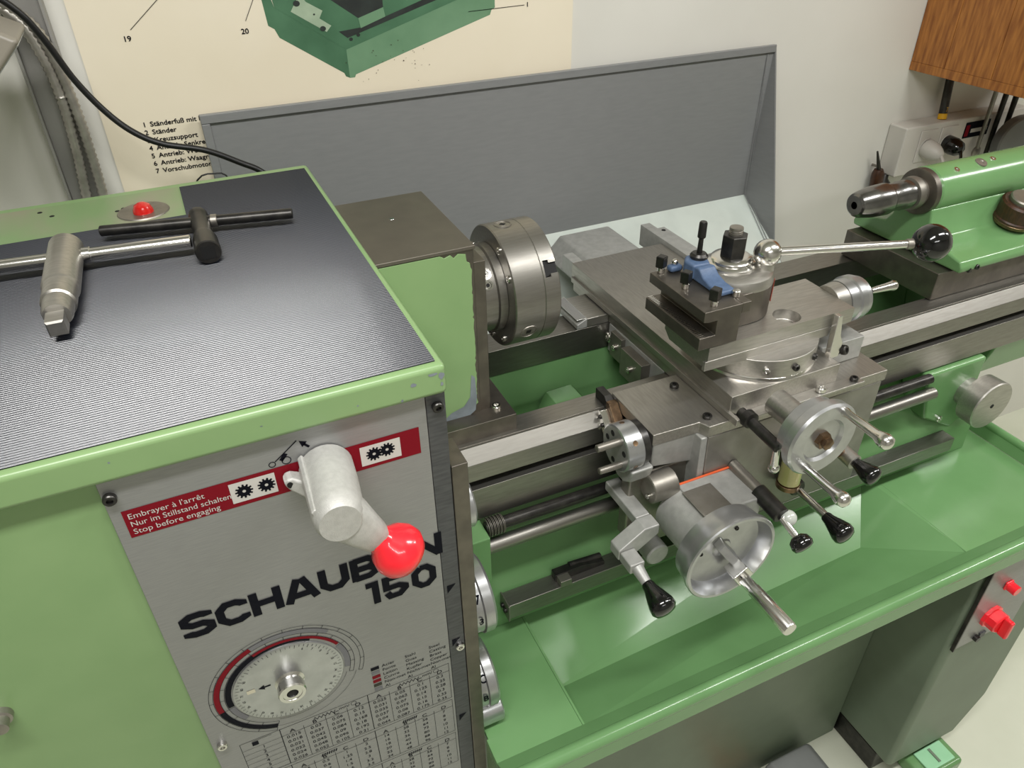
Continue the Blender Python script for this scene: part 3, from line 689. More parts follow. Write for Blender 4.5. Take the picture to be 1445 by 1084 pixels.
# ================================================================== CARRIAGE
CR = thing('lathe_carriage', 'steel lathe carriage with saddle, apron, two handwheels and levers', 'lathe carriage', (.28, -.1, .80))
sad = MB().prism([(.1950, -.2350), (.1890, -.2215), (.1220, -.2190), (.1220, -.1180), (.2290, -.1180), (.2290, .1900), (.4400, .1900), (.4400, -.1180), (.4950, -.1180), (.4950, -.2350)], 'z', .9510, .9680).build('saddle', STEELY, CR, .0012)
MB().prism([(.1900, .0710), (.1900, .1450), (.2289, .1450), (.2289, .0710)], 'z', .9510, .9660).build('saddle_wing', STEEL, CR, .001)
MB().prism([(.172, .951), (.190, .951), (.190, .968), (.172, .959)], 'y', .0700, .1500).build('rear_wiper', CAST, CR, .0015)
MB().prism([(.2290, .900), (.2290, .9508), (.440, .9508), (.440, .900)], 'y', -.0840, .0690).build('saddle_bridge', CAST, CR, .002)
for y0, y1, z0, z1, th in ((.018, .050, .905, .948, .008), (-.052, .006, .898, .944, .016)):
    c_ = MB().box(.2290 - th, .2289, y0, y1, z0, z1).build('gib_block', DULL, CR, .001)
    screw(c_, (.2290 - th, (y0 + y1) / 2, (z0 + z1) / 2), -X, .0050)
for p in ((.2050, -.1420), (.2040, -.2170)):
    screw(sad, (p[0], p[1], .9668), Zv, .0062, SCREW_DK)
screw(CR, (.2290, .0600, .9300), -X, .0085, SCREW_ST)
MB().box(.1720, .1890, .0715, .1450, .9660, .9672).build('wiper_plate', BRIGHT, CR, .0004)
# left front wiper: steel bracket, felt and brass cover on the way
wp = MB().prism([(-.1270, .9510), (-.1270, .9600), (-.1180, .9660), (-.0960, .9660), (-.0960, .9510)], 'x', .1100, .1218).build('way_wiper', DARKST, CR, .001)
MB().prism([(-.148, .9320), (-.1285, .9520), (-.1270, .9640), (-.1350, .9640), (-.156, .9420)], 'x', .1080, .1218).build('wiper_brass', BRASS, CR, .001)
w2 = MB().prism([(-.1460, .9250), (-.1300, .9420), (-.1290, .9550), (-.1330, .9560), (-.1520, .9350)], 'x', .0960, .1079).build('wiper_plate', BRIGHT, CR, .0006)
for z_, y_ in ((.9400, -.1435), (.9490, -.1365)):
    screw(w2, (.0960, y_, z_), -X, .0032, SCREW_DK)
# apron: right body, left bracket with sloped face
ap = MB().prism([(.1960, .9508), (.4900, .9508), (.4900, .7700), (.2450, .7700), (.2250, .8000), (.2000, .8300)], 'y', -.2350, -.1600).build('apron', APRON, CR, .002)
MB().hexa([(.1240, -.2180, .9508), (.1890, -.2205, .9508), (.1890, -.1600, .9508), (.1240, -.1600, .9508)][::-1], [(.1290, -.2120, .9080), (.1900, -.2160, .9000), (.1900, -.1600, .9000), (.1290, -.1600, .9080)][::-1]).build('apron_bracket', CAST, CR, .002)
MB().prism([(.1860, .9508), (.1962, .9508), (.2002, .8300), (.1900, .8300)], 'y', -.2340, -.1600).build('apron_web', CAST, CR, .002)
MB().prism([(.1000, .900), (.226, .900), (.226, .760), (.120, .760), (.100, .790)], 'y', -.2100, -.1900).build('apron_back', DULL, CR, .003)
# multi-stop drum left of the apron
dr = MB().rev([(0, .0300), (.0012, .0318), (.0240, .0318), (.0252, .0305), (.0252, .0)], (.0830, -.1960, .9440), X, 48).build('stop_drum', ALU, CR)
MB().rev([(0, .029), (.010, .029), (.012, .020), (.0140, 0)], (.1083, -.1960, .9440), X, 32).build('drum_mount', DARKST, CR)
for a0, L_, r_ in ((118, .034, .0050), (222, .032, .0045)):
    a = math.radians(a0); c_ = Vector((.0830, -.1960 + .021 * math.cos(a), .9440 + .021 * math.sin(a)))
    MB().cyl(c_ - X * L_, c_ + X * .004, r_, seg=16, bev=.001).build('stop_pin', DULL, dr)
for a0 in (65, 15, 165, 280, 330):
    a = math.radians(a0); c_ = Vector((.0829, -.1960 + .0205 * math.cos(a), .9440 + .0205 * math.sin(a)))
    MB().rev([(0, .0042), (.0003, .0040), (.0003, 0)], c_, -X, 14).build('stop_hole', HOLE, dr)
for a0 in (138, 205, 72):
    a = math.radians(a0); u = Vector((0, math.cos(a), math.sin(a)))
    MB().rev([(0, .0036), (.0004, .0034), (.0002, .0022), (.0002, 0)], Vector((.0960, -.1960, .9440)) + u * .0316, u, 14).build('set_screw', BRASS, dr)
MB().prism([(-.225, .921), (-.170, .921), (-.178, .900), (-.190, .892), (-.206, .892), (-.220, .902)], 'x', .092, .125).build('drum_bracket', CAST, CR, .003)
# round plug below the bracket
pl = MB().rev([(0, .0185), (.0012, .0200), (.036, .0200), (.037, .019), (.037, 0)], (.1180, -.2250, .8850), X, 32).build('bearing_plug', DULL, CR)
screw(pl, (.1180, -.2300, .8770), -X, .0035)
# handwheel boss with flat top
HC = (.1710, .8440)
MB().rev([(0, .0430), (.066, .0425), (.068, .0410), (.068, 0)], (HC[0], -.2355, HC[1]), (0, -1, 0), 48).build('handwheel_boss', CAST, CR, .001)
MB().prism([(.1720, .8300), (.2430, .8300), (.2430, .8850), (.2000, .8870), (.1550, .8870)], 'y', -.3000, -.2352).build('boss_block', CAST, CR, .003)
MB().box(.1520, .1960, -.2990, -.2520, .8868, .8885).build('boss_cover', DULL, CR, .0006)
MB().box(.1480, .2410, -.2385, -.2353, .8860, .8885).build('seal_bead', ORANGE, CR, .001)
# longitudinal handwheel
HW = (HC[0], -.3060, HC[1])
wh = MB().rev([(.000, .020), (.000, .0570), (.0015, .0605), (.010, .0615), (.018, .0622), (.026, .0655), (.0325, .0660), (.0340, .0645), (.0340, .0608), (.029, .0585), (.0145, .0550), (.0135, .0520), (.0125, .014), (.0145, .012), (.0145, 0)], HW, (0, -1, 0), 72).build('saddle_handwheel', ALU, CR)
for a0 in (55, 175, 300):
    a = math.radians(a0); screw(wh, (HW[0] + .032 * math.cos(a), -.3184, HW[2] + .032 * math.sin(a)), (0, -1, 0), .0028, SCREW_DK)
MB().hexa([(.1560, -.3180, .8560), (.1660, -.3180, .8660), (.1930, -.3180, .8290), (.1830, -.3180, .8190)], [(.1600, -.3280, .8500), (.1680, -.3280, .8580), (.1920, -.3400, .8240), (.1840, -.3400, .8160)]).build('handle_arm', ALU, wh, .0015)
cv = [(.1690, .8200), (.1880, .8330), (.2010, .8150), (.1820, .8000)]
MB().prism(cv, 'y', -.3520, -.3300).build('handle_clevis', BRIGHT, wh, .0015)
MB().box(.1800, .1900, -.3535, -.3515, .8100, .8190).build('clevis_slot', HOLE, wh)
MB().cyl((.1860, -.3500, .8130), (.1860, -.3720, .8130), .0078, seg=24).build('handle_shank', BRIGHT, wh)
MB().rev([(0, .0080), (.001, .0090), (.064, .0098), (.066, .0088), (.066, 0)], (.1860, -.3700, .8130), (0, -1, 0), 28).build('handle_grip', BRIGHT, wh)
# cranked feed lever on the left
fl = MB().box(.0885, .1095, -.2478, -.1700, .8505, .8655).build('feed_lever', CAST, CR, .002)
MB().prism([(.0520, .8260), (.0740, .8260), (.1100, .8500), (.1100, .8660), (.0880, .8660), (.0520, .8420)], 'y', -.2700, -.2480).build('lever_web', CAST, fl, .002)
MB().box(.0530, .0740, -.2960, -.2702, .8265, .8415).build('lever_arm', CAST, fl, .002)
MB().cyl((.0640, -.2940, .8330), (.0655, -.3180, .8250), .0082, .0062, seg=18).build('lever_rod', CAST, fl)
def pear(name, p0, d_, parent, s=1., mt=None):
    return MB().rev([(0, .0062 * s), (.002 * s, .0072 * s), (.008 * s, .0082 * s), (.020 * s, .0125 * s), (.028 * s, .0150 * s), (.034 * s, .0150 * s), (.038 * s, .0120 * s), (.040 * s, .006 * s), (.0405 * s, 0)], p0, d_, 28).build(name, mt or BLACK, parent, 0, 60)
pear('lever_knob', (.0655, -.3150, .8260), (.05, -1, -.22), fl, 1.1)
MB().rev([(0, .0170), (.022, .0170), (.024, .015), (.024, 0)], (.1270, -.2300, .7850), (0, -1, 0), 32).build('clamp_knob', CAST, CR)
MB().rev([(0, .010), (.030, .010)], (.1270, -.2000, .7850), (0, -1, 0), 24).build('clamp_stem', DULL, CR)
# engagement levers right of the handwheel
s1 = MB().cyl((.2450, -.2350, .8880), (.2460, -.3000, .8830), .0085, seg=20).build('engage_lever', DULL, CR)
MB().cyl((.2450, -.2870, .8840), (.2465, -.3320, .8790), .0115, seg=24, bev=.001).build('lever_sleeve', DARKST, s1)
MB().ball((.2560, -.3350, .8740), .0105).build('lever_hub', GLASSY, s1)
MB().cyl((.2470, -.3320, .8760), (.2530, -.3620, .8600), .0048, seg=16).build('lever_rod', BRIGHT, s1)
MB().rev([(0, .007), (.004, .0125), (.012, .0145), (.017, .0125), (.019, .006), (.0192, 0)], (.2525, -.3560, .8630), (.1, -1, -.45), 26).build('lever_knob', BLACK, s1, 0, 60)
s2 = MB().cyl((.3540, -.2350, .8200), (.3540, -.3180, .8160), .0055, seg=18).build('engage_lever', BRIGHT, CR)
MB().rev([(0, .014), (.022, .013), (.024, .011), (.024, 0)], (.3540, -.2350, .8200), (0, -1, 0), 24).build('lever_boss', DARKST, s2)
pear('lever_knob', (.3540, -.3120, .8160), (.06, -1, -.15), s2, 1.05)
s3 = MB().cyl((.3930, -.2350, .8950), (.3940, -.3020, .8880), .0110, seg=20).build('engage_lever', STEEL, CR)
MB().cyl((.3780, -.2350, .9020), (.3800, -.2880, .8990), .0070, seg=16).build('lever_boss', BRASS, s3)
pear('lever_knob', (.3940, -.2990, .8890), (.2, -1, -.2), s3, .95)
# oil sight glass
sg = MB().cyl((.3380, -.2520, .8950), (.3380, -.2520, .8350), .0150, seg=24, bev=.002).build('sight_glass', SIGHT, CR)
MB().cyl((.3380, -.2520, .8950), (.3380, -.2520, .9030), .0165, seg=24).build('sight_cap', DULL, sg)
MB().cyl((.3380, -.2520, .8270), (.3380, -.2520, .8350), .0165, seg=24).build('sight_foot', BRASS, sg)
# plunger with small ball lever
pg = MB().cyl((.2400, -.2350, .9780), (.2410, -.3080, .9720), .0072, seg=20, bev=.001).build('lock_plunger', DARKST, CR)
MB().rev([(0, .0115), (.010, .0110), (.011, .009), (.011, 0)], (.2400, -.2470, .9780), (0, -1, 0), 16).build('plunger_collar', DARKST, pg)
MB().cyl((.2412, -.3040, .9700), (.2440, -.3040, .9400), .0042, .005, seg=14).build('plunger_lever', BRIGHT, pg)
MB().ball((.2443, -.3040, .9370), .0072).build('plunger_ball', BRIGHT, pg)

# ================================================================== CROSS SLIDE
CS = thing('cross_slide', 'ground steel cross slide lying across the carriage saddle', 'machine slide', (.30, -.02, .968))
MB().prism([(.2280, 1.0000), (.2280, .9760), (.2420, .9685), (.4050, .9685), (.4050, 1.0000)], 'y', -.2290, .1950).build('slide_body', STEELY, CS, .0008)
MB().box(.2240, .2300, -.2490, .1890, .9685, .9780).build('gib_strip', STEELY, CS, .0008)
MB().prism([(.2440, .951), (.2770, .985), (.3800, .985), (.3850, .951)], 'y', .2000, .3340).build('rear_cover', CAST, CS, .004)
MB().prism([(.2460, .955), (.2500, .975), (.2500, .9990), (.2300, .9990), (.2300, .9690)], 'y', .1960, .2340).build('cover_joint', CAST, CS, .002)
rbar = MB().box(.4060, .4250, -.0600, .2650, .9690, 1.0080).build('stop_bar', CAST, CS, .001)
MB().box(.4255, .4460, -.0600, .2480, .9690, 1.0030).build('stop_rail', CAST, CS, .001)
MB().rev([(0, .004), (.0005, .0038), (.0005, 0)], (.436, .235, 1.003), Zv, 14).build('rail_hole', HOLE, rbar)
# front block with feed screw bearing
MB().prism([(.2500, .9685), (.4400, .9685), (.4400, .9720), (.4000, .9720), (.2500, .9720)], 'y', -.2460, -.2290).build('front_ledge', STEEL, CS, .0008)
blk = MB().box(.4070, .4830, -.1930, -.1420, .9685, 1.0030).build('stop_block', CAST, CS, .001)
for p in ((.420, -.205), (.4280, -.238)): screw(CS, (p[0], p[1], .9722 if p[1] < -.229 else 1.0), Zv, .0055, SCREW_DK)
MB().rev([(0, .0180), (.046, .0170), (.048, .026), (.056, .026)], (.2860, -.2460, .9860), (0, -1, 0), 32).build('screw_bearing', STEEL, CS)
hw2 = MB().rev([(0, .0400), (.002, .0425), (.014, .0425), (.015, .0410), (.017, .0465), (.019, .0500), (.030, .0505), (.033, .0480), (.033, .0300), (.029, .0270), (.029, 0)], (.2800, -.3020, .9900), (0, -1, 0), 64).build('cross_handwheel', ALU, CS)
MB().rev([(0, .0115), (.006, .0110), (.007, .008), (.012, .008), (.013, .006), (.013, 0)], (.2800, -.3310, .9900), (0, -1, 0), 6).build('wheel_nut', BRASS, hw2)
for hx_, hz_ in ((.3000, 1.0270), (.2600, .9570)):
    h_ = MB().rev([(0, .0052), (.004, .0060), (.010, .0048), (.050, .0062), (.056, .0085), (.062, .0095), (.068, .0080), (.0705, .004), (.071, 0)], (hx_, -.3330, hz_), (0, -1, 0), 24).build('wheel_handle', BRIGHT, hw2, 0, 60)
screw(CS, (.3700, -.2380, .9730), Zv, .0070, SCREW_ST, 'oiler')

# ================================================================== COMPOUND SLIDE
CP = thing('compound_slide', 'steel top slide with round swivel base and graduated handwheel', 'machine slide', (.32, -.155, 1.0))
arc = [(.3250 + .0830 * math.cos(a), -.1450 + .0830 * math.sin(a)) for a in [PI + i * PI / 24 for i in range(25)]]
swv = MB().prism(arc + [(.4080, -.1000), (.2420, -.1000)], 'z', 1.0005, 1.0310).build('swivel_base', STEEL, CP, .001, 40)
MB().rev([(0, .0870), (.004, .0860), (.006, .0830)], (.3250, -.1420, 1.0004), Zv, 64).build('swivel_ring', BRIGHT, CP)
for a0 in (242, 270, 298):
    a = math.radians(a0); u = Vector((math.cos(a), math.sin(a), 0)); screw(swv, Vector((.3250, -.1450, 1.0170)) + u * .0825, u, .0048, SCREW_DK if a0 != 242 else SCREW_ST)
for p in ((.320, -.2150), (.3560, -.2110)): screw(swv, (*p, 1.0305), Zv, .0062, SCREW_FL)
MB().prism([(-.2010, 1.0630), (-.2010, 1.0420), (-.1900, 1.0312), (-.1200, 1.0312), (-.1080, 1.0420), (-.1080, 1.0630)], 'x', .2040, .4370).build('top_slide', STEEL, CP)
cut(bpy.data.objects['top_slide'], [MB().cyl((.3420, -.1790, 1.0480), (.3420, -.1790, 1.0700), .0180, seg=40)])
MB().prism([(-.2020, 1.0300), (-.1960, 1.0300), (-.1960, 1.0420), (-.2020, 1.0440)], 'x', .2000, .4000).build('slide_gib', STEEL, CP, .0008)
cw = MB().cyl((.4372, -.1540, 1.0450), (.4560, -.1540, 1.0450), .0260, .0280, seg=40).build('screw_bearing', STEEL, CP)
gw = MB().rev([(0, .0290), (.014, .0300), (.016, .0325), (.026, .0325), (.028, .0300), (.036, .0290), (.038, .027), (.038, 0)], (.4562, -.1540, 1.0450), X, 48).build('slide_handwheel', ALU, CP)
MB().rev([(0, .004), (.006, .0046), (.030, .0060), (.036, .0075), (.040, .006), (.0415, 0)], (.4940, -.1740, 1.0620), (1, -.1, .05), 20).build('wheel_handle', BRIGHT, gw, 0, 60)
clm = MB().prism([(.4000, .9990), (.4160, .9990), (.4180, 1.0200), (.4110, 1.0330), (.4050, 1.0650), (.3980, 1.0650), (.3990, 1.0280)], 'y', -.2130, -.2040).build('clamp_lever', BRIGHT, CP, .001)
screw(clm, (.4240, -.2100, 1.0060), (.3, -.9, .3), .0070, SCREW_DK)

# ================================================================== TOOL POST
TP = thing('tool_post', 'round steel quick-change tool post with long ball-ended lever', 'tool post', (.290, -.125, 1.063))
tx, ty = .2900, -.1250
bodyp = [(tx + .0500 * math.cos(a), ty + .0500 * math.sin(a)) for a in [math.radians(-90 + i * 7.5) for i in range(25)]] + [(.2430, ty + .050), (.2390, ty + .040), (.2390, ty - .049), (.2440, -.1755)]
MB().prism(bodyp, 'z', 1.0635, 1.1090).build('post_body', DKSTEEL, TP, .0012, 40)
MB().rev([(0, .0505), (.006, .0505), (.012, .0480), (.015, .0420), (.016, .0330), (.0165, 0)], (tx, ty, 1.1080), Zv, 64).build('post_cap', STEEL, TP)
MB().rev([(0, .0320), (.003, .0320), (.0045, .030), (.006, .0260), (.009, .0270), (.011, .0250), (.013, .0180), (.013, 0)], (tx - .004, ty + .004, 1.1240), Zv, 48).build('clamp_washer', BRIGHT, TP)
nt_ = MB(); hexprism(nt_, (tx - .004, ty + .004, 1.1365), (tx - .004, ty + .004, 1.1650), .0165); nt_.build('hex_nut', DARKST, TP)
MB().rev([(0, .0088), (.0035, .0088), (.004, .008), (.0046, .0088), (.0060, .0088), (.0066, .008), (.0072, .0088), (.0100, .0085), (.0106, .007), (.0106, 0)], (tx - .004, ty + .004, 1.1645), Zv, 24).build('stud_end', DULL, TP)
bl = MB().ball((.3200, -.1460, 1.1430), .0175).build('lever_hub', BRIGHT, TP)
MB().cyl((.3200, -.1460, 1.1180), (.3200, -.1460, 1.1340), .0120, seg=24).build('hub_neck', STEEL, TP)
hd0, hd1 = Vector((.3200, -.1460, 1.1440)), Vector((.4800, -.2260, 1.1560))
MB().cyl(hd0, hd1, .0062, .0050, seg=20).build('post_lever', BRIGHT, TP)
MB().cyl(hd1 - (hd1 - hd0).normalized() * .010, hd1, .0066, seg=18).build('lever_ferrule', DULL, TP)
MB().ball(hd1 + (hd1 - hd0).normalized() * .0200, .0235).build('lever_knob', BLACK, TP)
t = MB().box(0, .001, -.009, .009, -.016, .016)
a = math.radians(-32); lb = t.build('maker_label', LABEL, TP); lb.matrix_basis = Matrix.Translation((tx + .0500 * math.cos(a), ty + .0500 * math.sin(a), 1.094)) @ Matrix.Rotation(a, 4, 'Z')
MB().rev([(0, .0024), (.0003, .0022), (.0003, 0)], (.2740, -.1752, 1.0980), (0, -1, 0), 12).build('post_hole', HOLE, TP)

# ================================================================== TOOL HOLDER
TH = thing('tool_holder', 'steel tool holder with square screws and blue bracket on tool post', 'tool holder', (.208, -.15, 1.068))
MB().prism([(.1840, 1.1200), (.1840, 1.1065), (.1910, 1.1050), (.2040, 1.1050), (.2040, 1.0850), (.1815, 1.0850), (.1815, 1.0680), (.2385, 1.0680), (.2385, 1.1200)], 'y', -.2070, -.0900).build('holder_body', DKSTEEL, TH, .001)
MB().box(.2387, .2520, -.2065, -.1775, 1.1060, 1.1200).build('holder_ear', DKSTEEL, TH, .001)
se = MB()
for i in range(34): se.box(.1835, .1905, -.2050 + i * .0034, -.2050 + i * .0034 + .0017, 1.0849, 1.0857)
se.build('serration', BRIGHT, TH)
for sx_, y in ((.1960, -.0960), (.1990, -.1450), (.2040, -.1960)):
    b_ = MB().cyl((sx_, y, 1.1200), (sx_, y, 1.1275), .0045, seg=16).build('clamp_screw', BRIGHT, TH)
    MB().cyl((sx_, y, 1.1275), (sx_, y, 1.1430), .0075, seg=4, bev=.001, ph=.3).build('square_head', DARKST, b_)
MB().prism([(.2180, -.1330), (.2160, -.1150), (.2260, -.1020), (.2440, -.1020), (.2500, -.1160), (.2420, -.1350)], 'z', 1.1201, 1.1410).build('height_bracket', BLUE, TH, .004)
MB().prism([(-.1840, 1.1201), (-.1300, 1.1201), (-.1300, 1.1380), (-.1400, 1.1400), (-.1500, 1.1320), (-.1640, 1.1280), (-.1840, 1.1270)], 'x', .2200, .2450).build('bracket_foot', BLUE, TH, .003)
MB().box(.2050, .2240, -.1060, -.0930, 1.1201, 1.1290).build('bracket_ear', BLUE, TH, .004)
MB().ball((.2140, -.0990, 1.1320), .0045).build('detent_ball', BRIGHT, TH)
st_ = MB().rev([(0, .0110), (.004, .0115), (.007, .0090), (.0072, .0035), (.026, .0030), (.0265, .0040), (.028, .0052), (.046, .0050), (.048, .004), (.048, 0)], (.2370, -.1160, 1.1405), (.02, .02, 1), 20).build('height_screw', DARKST, TH)
MB().cyl((.2420, -.1880, 1.1200), (.2420, -.1880, 1.1280), .0050, seg=16).build('dowel_pin', BRIGHT, TH)

# ================================================================== TAILSTOCK
TS = thing('tailstock', 'green lathe tailstock with round barrel on a grey steel base', 'tailstock', (.90, 0, .951))
TX0, TX1 = .7700, 1.10
MB().prism([(-.0980, .9512), (-.0980, .9990), (.1000, .9990), (.1000, .9512)], 'x', .7380, TX1).build('base_block', DKSTEEL, TS, .0015)
MB().prism([(-.1130, 1.0000), (-.1150, 1.0090), (-.1090, 1.0190), (-.0500, 1.0330), (-.0390, 1.0480), (-.0330, 1.0800), (.0330, 1.0800), (.0390, 1.0480), (.0500, 1.0330), (.1090, 1.0190), (.1150, 1.0090), (.1130, 1.0000)], 'x', .7640, TX1).build('casting', GREENP, TS, .004, seg=3)
MB().rev([(0, .036), (.003, .0385), (TX1 - TX0 - .002, .0385), (TX1 - TX0, .037)], (TX0, 0, AX), X, 64).build('barrel', GREENP, TS)
MB().rev([(0, .034), (.0015, .0372), (.011, .0378), (.0125, .036), (.0125, 0)], (.7575, 0, AX), X, 48).build('barrel_ring', DKSTEEL, TS)
for x, a0, r in ((.812, 118, .0050), (.872, 112, .0100), (.902, 108, .0050)):
    a = math.radians(a0); u = Vector((0, math.cos(a), math.sin(a))); MB().rev([(0, r), (.0016, r * .95), (.0018, r * .5), (.0006, r * .4), (.0006, 0)], Vector((x, 0, AX)) + u * .0382, u, 20).build('barrel_screw', BRIGHT if r < .008 else DULL, TS)
screw(TS, (.800, -.1130, 1.0060), (0, -1, .1), .0045, SCREW_DK)
MB().prism([(.782, 1.0000), (.790, 1.0000), (.786, 1.0070)], 'y', -.1160, -.1120).build('casting_notch', DARKST, TS)
MB().rev([(0, .030), (.003, .034), (.008, .034), (.010, .032), (.034, .033), (.037, .030), (.037, 0)], (.940, -.058, 1.040), (-.05, -.25, 1), 36).build('clamp_knob', WOODD, TS, 0, 40)
MB().rev([(0, .033), (.006, .0345), (.007, .033)], (.940, -.0575, 1.0385), (-.05, -.25, 1), 36).build('knob_ferrule', BRASS, TS)
MB().rev([(0, .024), (.006, .024), (.008, .022), (.008, 0)], (.938, -.0668, 1.0760), (-.05, -.25, 1), 32).build('knob_cap', DULL, TS)

DC = thing('drill_chuck', 'small keyless drill chuck in the tailstock spindle nose', 'drill chuck', (.69, 0, AX - .02))
MB().rev([(0, .0180), (.002, .0262), (.014, .0270), (.016, .0240), (.0225, .0240)], (.7350, 0, AX), X, 40).build('chuck_collar', DULL, DC)
MB().rev([(0, .0070), (.0005, .0150), (.003, .0185), (.008, .0205), (.030, .0240), (.034, .0245), (.062, .0255), (.066, .0245), (.068, .0225), (.090, .0220), (.093, .0235), (.110, .0235), (.1118, .021)], (.6230, 0, AX), X, 48).build('chuck_sleeve', GUN, DC)
MB().rev([(0, .0062), (.0006, .0060), (.0006, 0)], (.6236, 0, AX), -X, 18).build('chuck_mouth', HOLE, DC)
# ================================================================== SPLASH GUARD
SG = thing('splash_guard', 'grey sheet-metal splash guard standing behind the lathe bed', 'splash guard', (.24, .39, .72))
MB().box(-.2860, .7700, .4000, .4030, .9555, 1.2560).build('back_sheet', SPLASH, SG, .0005)
MB().box(-.2860, .7700, .3945, .4000, 1.2430, 1.2560).build('top_hem', SPLASH, SG, .0012)
MB().hexa([(-.2860, .3945, 1.2428), (-.2740, .3945, 1.2428), (-.2740, .4000, 1.2428), (-.2860, .4000, 1.2428)], [(-.2860, .3945, .9600), (-.2740, .3945, .9600), (-.2740, .4000, .9600), (-.2860, .4000, .9600)]).build('side_hem', SPLASH, SG, .0012)
# sloped apron running down to the tray
MB().prism([(.4030, .9555), (.4000, .9590), (.2200, .8120), (.2000, .7160), (.2030, .7160), (.2230, .8100)], 'x', -.2860, .7700).build('sloped_sheet', SPLASH_LIT, SG)
MB().loft([(.7700, .4000, 1.2560), (.7550, .4000, .9570), (.7550, .2210, .8110), (.7700, .3000, .8750)], [(.7730, .4000, 1.2560), (.7730, .4000, .9570), (.7730, .2210, .8110), (.7730, .3000, .8750)]).build('end_gusset', SPLASH, SG)
for o_ in (0, .006):
    MB().tube([(.7540 + o_ * .2, .3985, 1.2400), (.7540 + o_, .3960, .9600), (.7530 + o_ * 1.2, .2240, .8160)], .0008, 8).build('seam_bead', SPLASH, SG)

# ================================================================== KEYS ON THE HEADSTOCK
MT = 1.2138
K1 = thing('chuck_key', 'black T-handled chuck key with square socket on the ribbed mat', 'chuck key', (-.327, .05, MT))
MB().rev([(0, .0090), (.001, .0105), (.010, .0108), (.012, .0102), (.060, .0098), (.068, .0112), (.078, .0128), (.108, .0130), (.1095, .0120), (.1095, .0095)], (-.3245, .0800, MT + .0130), (0, -1, -.0), 32).build('shank', DARKST, K1)
MB().rev([(0, .0098), (.012, .0098)], (-.3245, -.0180, MT + .0130), (0, -1, 0), 4, .5).build('square_socket', HOLE, K1)
MB().cyl((-.4270, .0810, MT + .0130), (-.2255, .0380, MT + .0130), .0060, seg=20, bev=.001).build('cross_bar', DARKST, K1)
MB().cyl((-.3130, .0567, MT + .0130), (-.3060, .0552, MT + .0130), .0072, seg=18).build('bar_collar', DULL, K1)
K2 = thing('tool_post_key', 'bright steel T-handled key with stepped square tip on the mat', 'chuck key', (-.47, .0, MT))
MB().rev([(0, .0145), (.001, .0165), (.100, .0165), (.103, .0155), (.104, .0150), (.132, .0150), (.134, .0132), (.150, .0130), (.156, .0112), (.156, .009)], (-.4580, .0400, MT + .0166), (-.02, -1, 0), 36).build('shank', STEEL, K2)
MB().cyl((-.4611, -.1160, MT + .0150), (-.4616, -.1370, MT + .0140), .0105, seg=4, bev=.002, ph=.5).build('square_tip', STEEL, K2)
MB().cyl((-.5950, .0280, MT + .0166), (-.3380, .0000, MT + .0166), .0068, seg=22, bev=.001).build('cross_bar', BRIGHT, K2)
MB().cyl((-.4420, .0113, MT + .0166), (-.4340, .0105, MT + .0166), .0082, seg=18).build('bar_collar', BRIGHT, K2)

# ================================================================== WALL: POSTER, CHANNEL, CABLES
PO = thing('wall_poster', 'cream machine-tool wall chart with a green base drawing and parts list', 'poster', (-.04, .419, 1.15))
py_ = WY - .0022
MB().box(-.4140, .3360, WY - .0020, WY - .0002, 1.0600, 1.7600).build('sheet', PAPER, PO)
def wp_(x, z, o=0): return (x, py_ - o, z)
def wpoly(name, mt, pts, o=0):
    t = MB(); flatpoly(t, [wp_(x, z, o) for x, z in pts]); return t.build(name, mt, PO, flat=True)
wpoly('drawing_side', PGREEN, [(-.172, 1.470), (-.163, 1.362), (-.155, 1.357), (-.150, 1.345), (-.062, 1.287), (-.060, 1.282), (-.054, 1.279), (-.054, 1.320), (-.150, 1.385)])
wpoly('drawing_front', PGREENL, [(-.054, 1.320), (-.054, 1.279), (-.046, 1.279), (-.044, 1.283), (.185, 1.350), (.188, 1.357), (.194, 1.360), (.194, 1.395), (.194, 1.470)])
wpoly('drawing_top', PGREEN, [(-.150, 1.385), (-.054, 1.320), (.194, 1.395), (.194, 1.520), (-.172, 1.520)], .0002)
wpoly('drawing_interior', PPALE, [(-.128, 1.378), (-.080, 1.347), (-.072, 1.355), (-.088, 1.366), (-.082, 1.376), (-.104, 1.389), (-.112, 1.400)], .0004)
wpoly('drawing_machine', PDARK, [(-.100, 1.412), (-.030, 1.362), (.010, 1.374), (.010, 1.384), (.060, 1.400), (.060, 1.500), (-.100, 1.500)], .0004)
wpoly('drawing_table', PGREENL, [(-.030, 1.362), (-.028, 1.348), (.012, 1.361), (.010, 1.374)], .0006)
wpoly('drawing_rail', PDARK, [(-.062, 1.346), (-.050, 1.336), (.190, 1.405), (.190, 1.415), (-.028, 1.349)], .0005)
for x, z, r in ((-.085, 1.352, .0045), (-.118, 1.388, .005), (-.095, 1.372, .0015), (-.045, 1.334, .003), (-.033, 1.339, .003)):
    t = MB(); flatpoly(t, [wp_(x + r * math.cos(a), z + r * .8 * math.sin(a), .0007) for a in [i * PI / 6 for i in range(12)]]); t.build('drawing_bolt', PDARK, PO, flat=True)
for a_, b_ in (((-.345, 1.372), (-.250, 1.447)), ((-.193, 1.371), (-.140, 1.460)), ((.148, 1.3575), (.246, 1.3600))):
    t = MB()
    for q in stroke2d([a_, b_], .0007): flatpoly(t, [wp_(p.x, p.y, .0008) for p in q])
    t.build('leader_line', INK, PO, flat=True)
for s, x, z in (('19', -.3575, 1.3580), ('20', -.2020, 1.3545), ('1', .2490, 1.3570)):
    t = MB(); put_text(t, s, wp_(x, z, .0006), X, Zv, .0098, 1.1, bold=.02); t.build('drawing_number', INK, PO, flat=True)
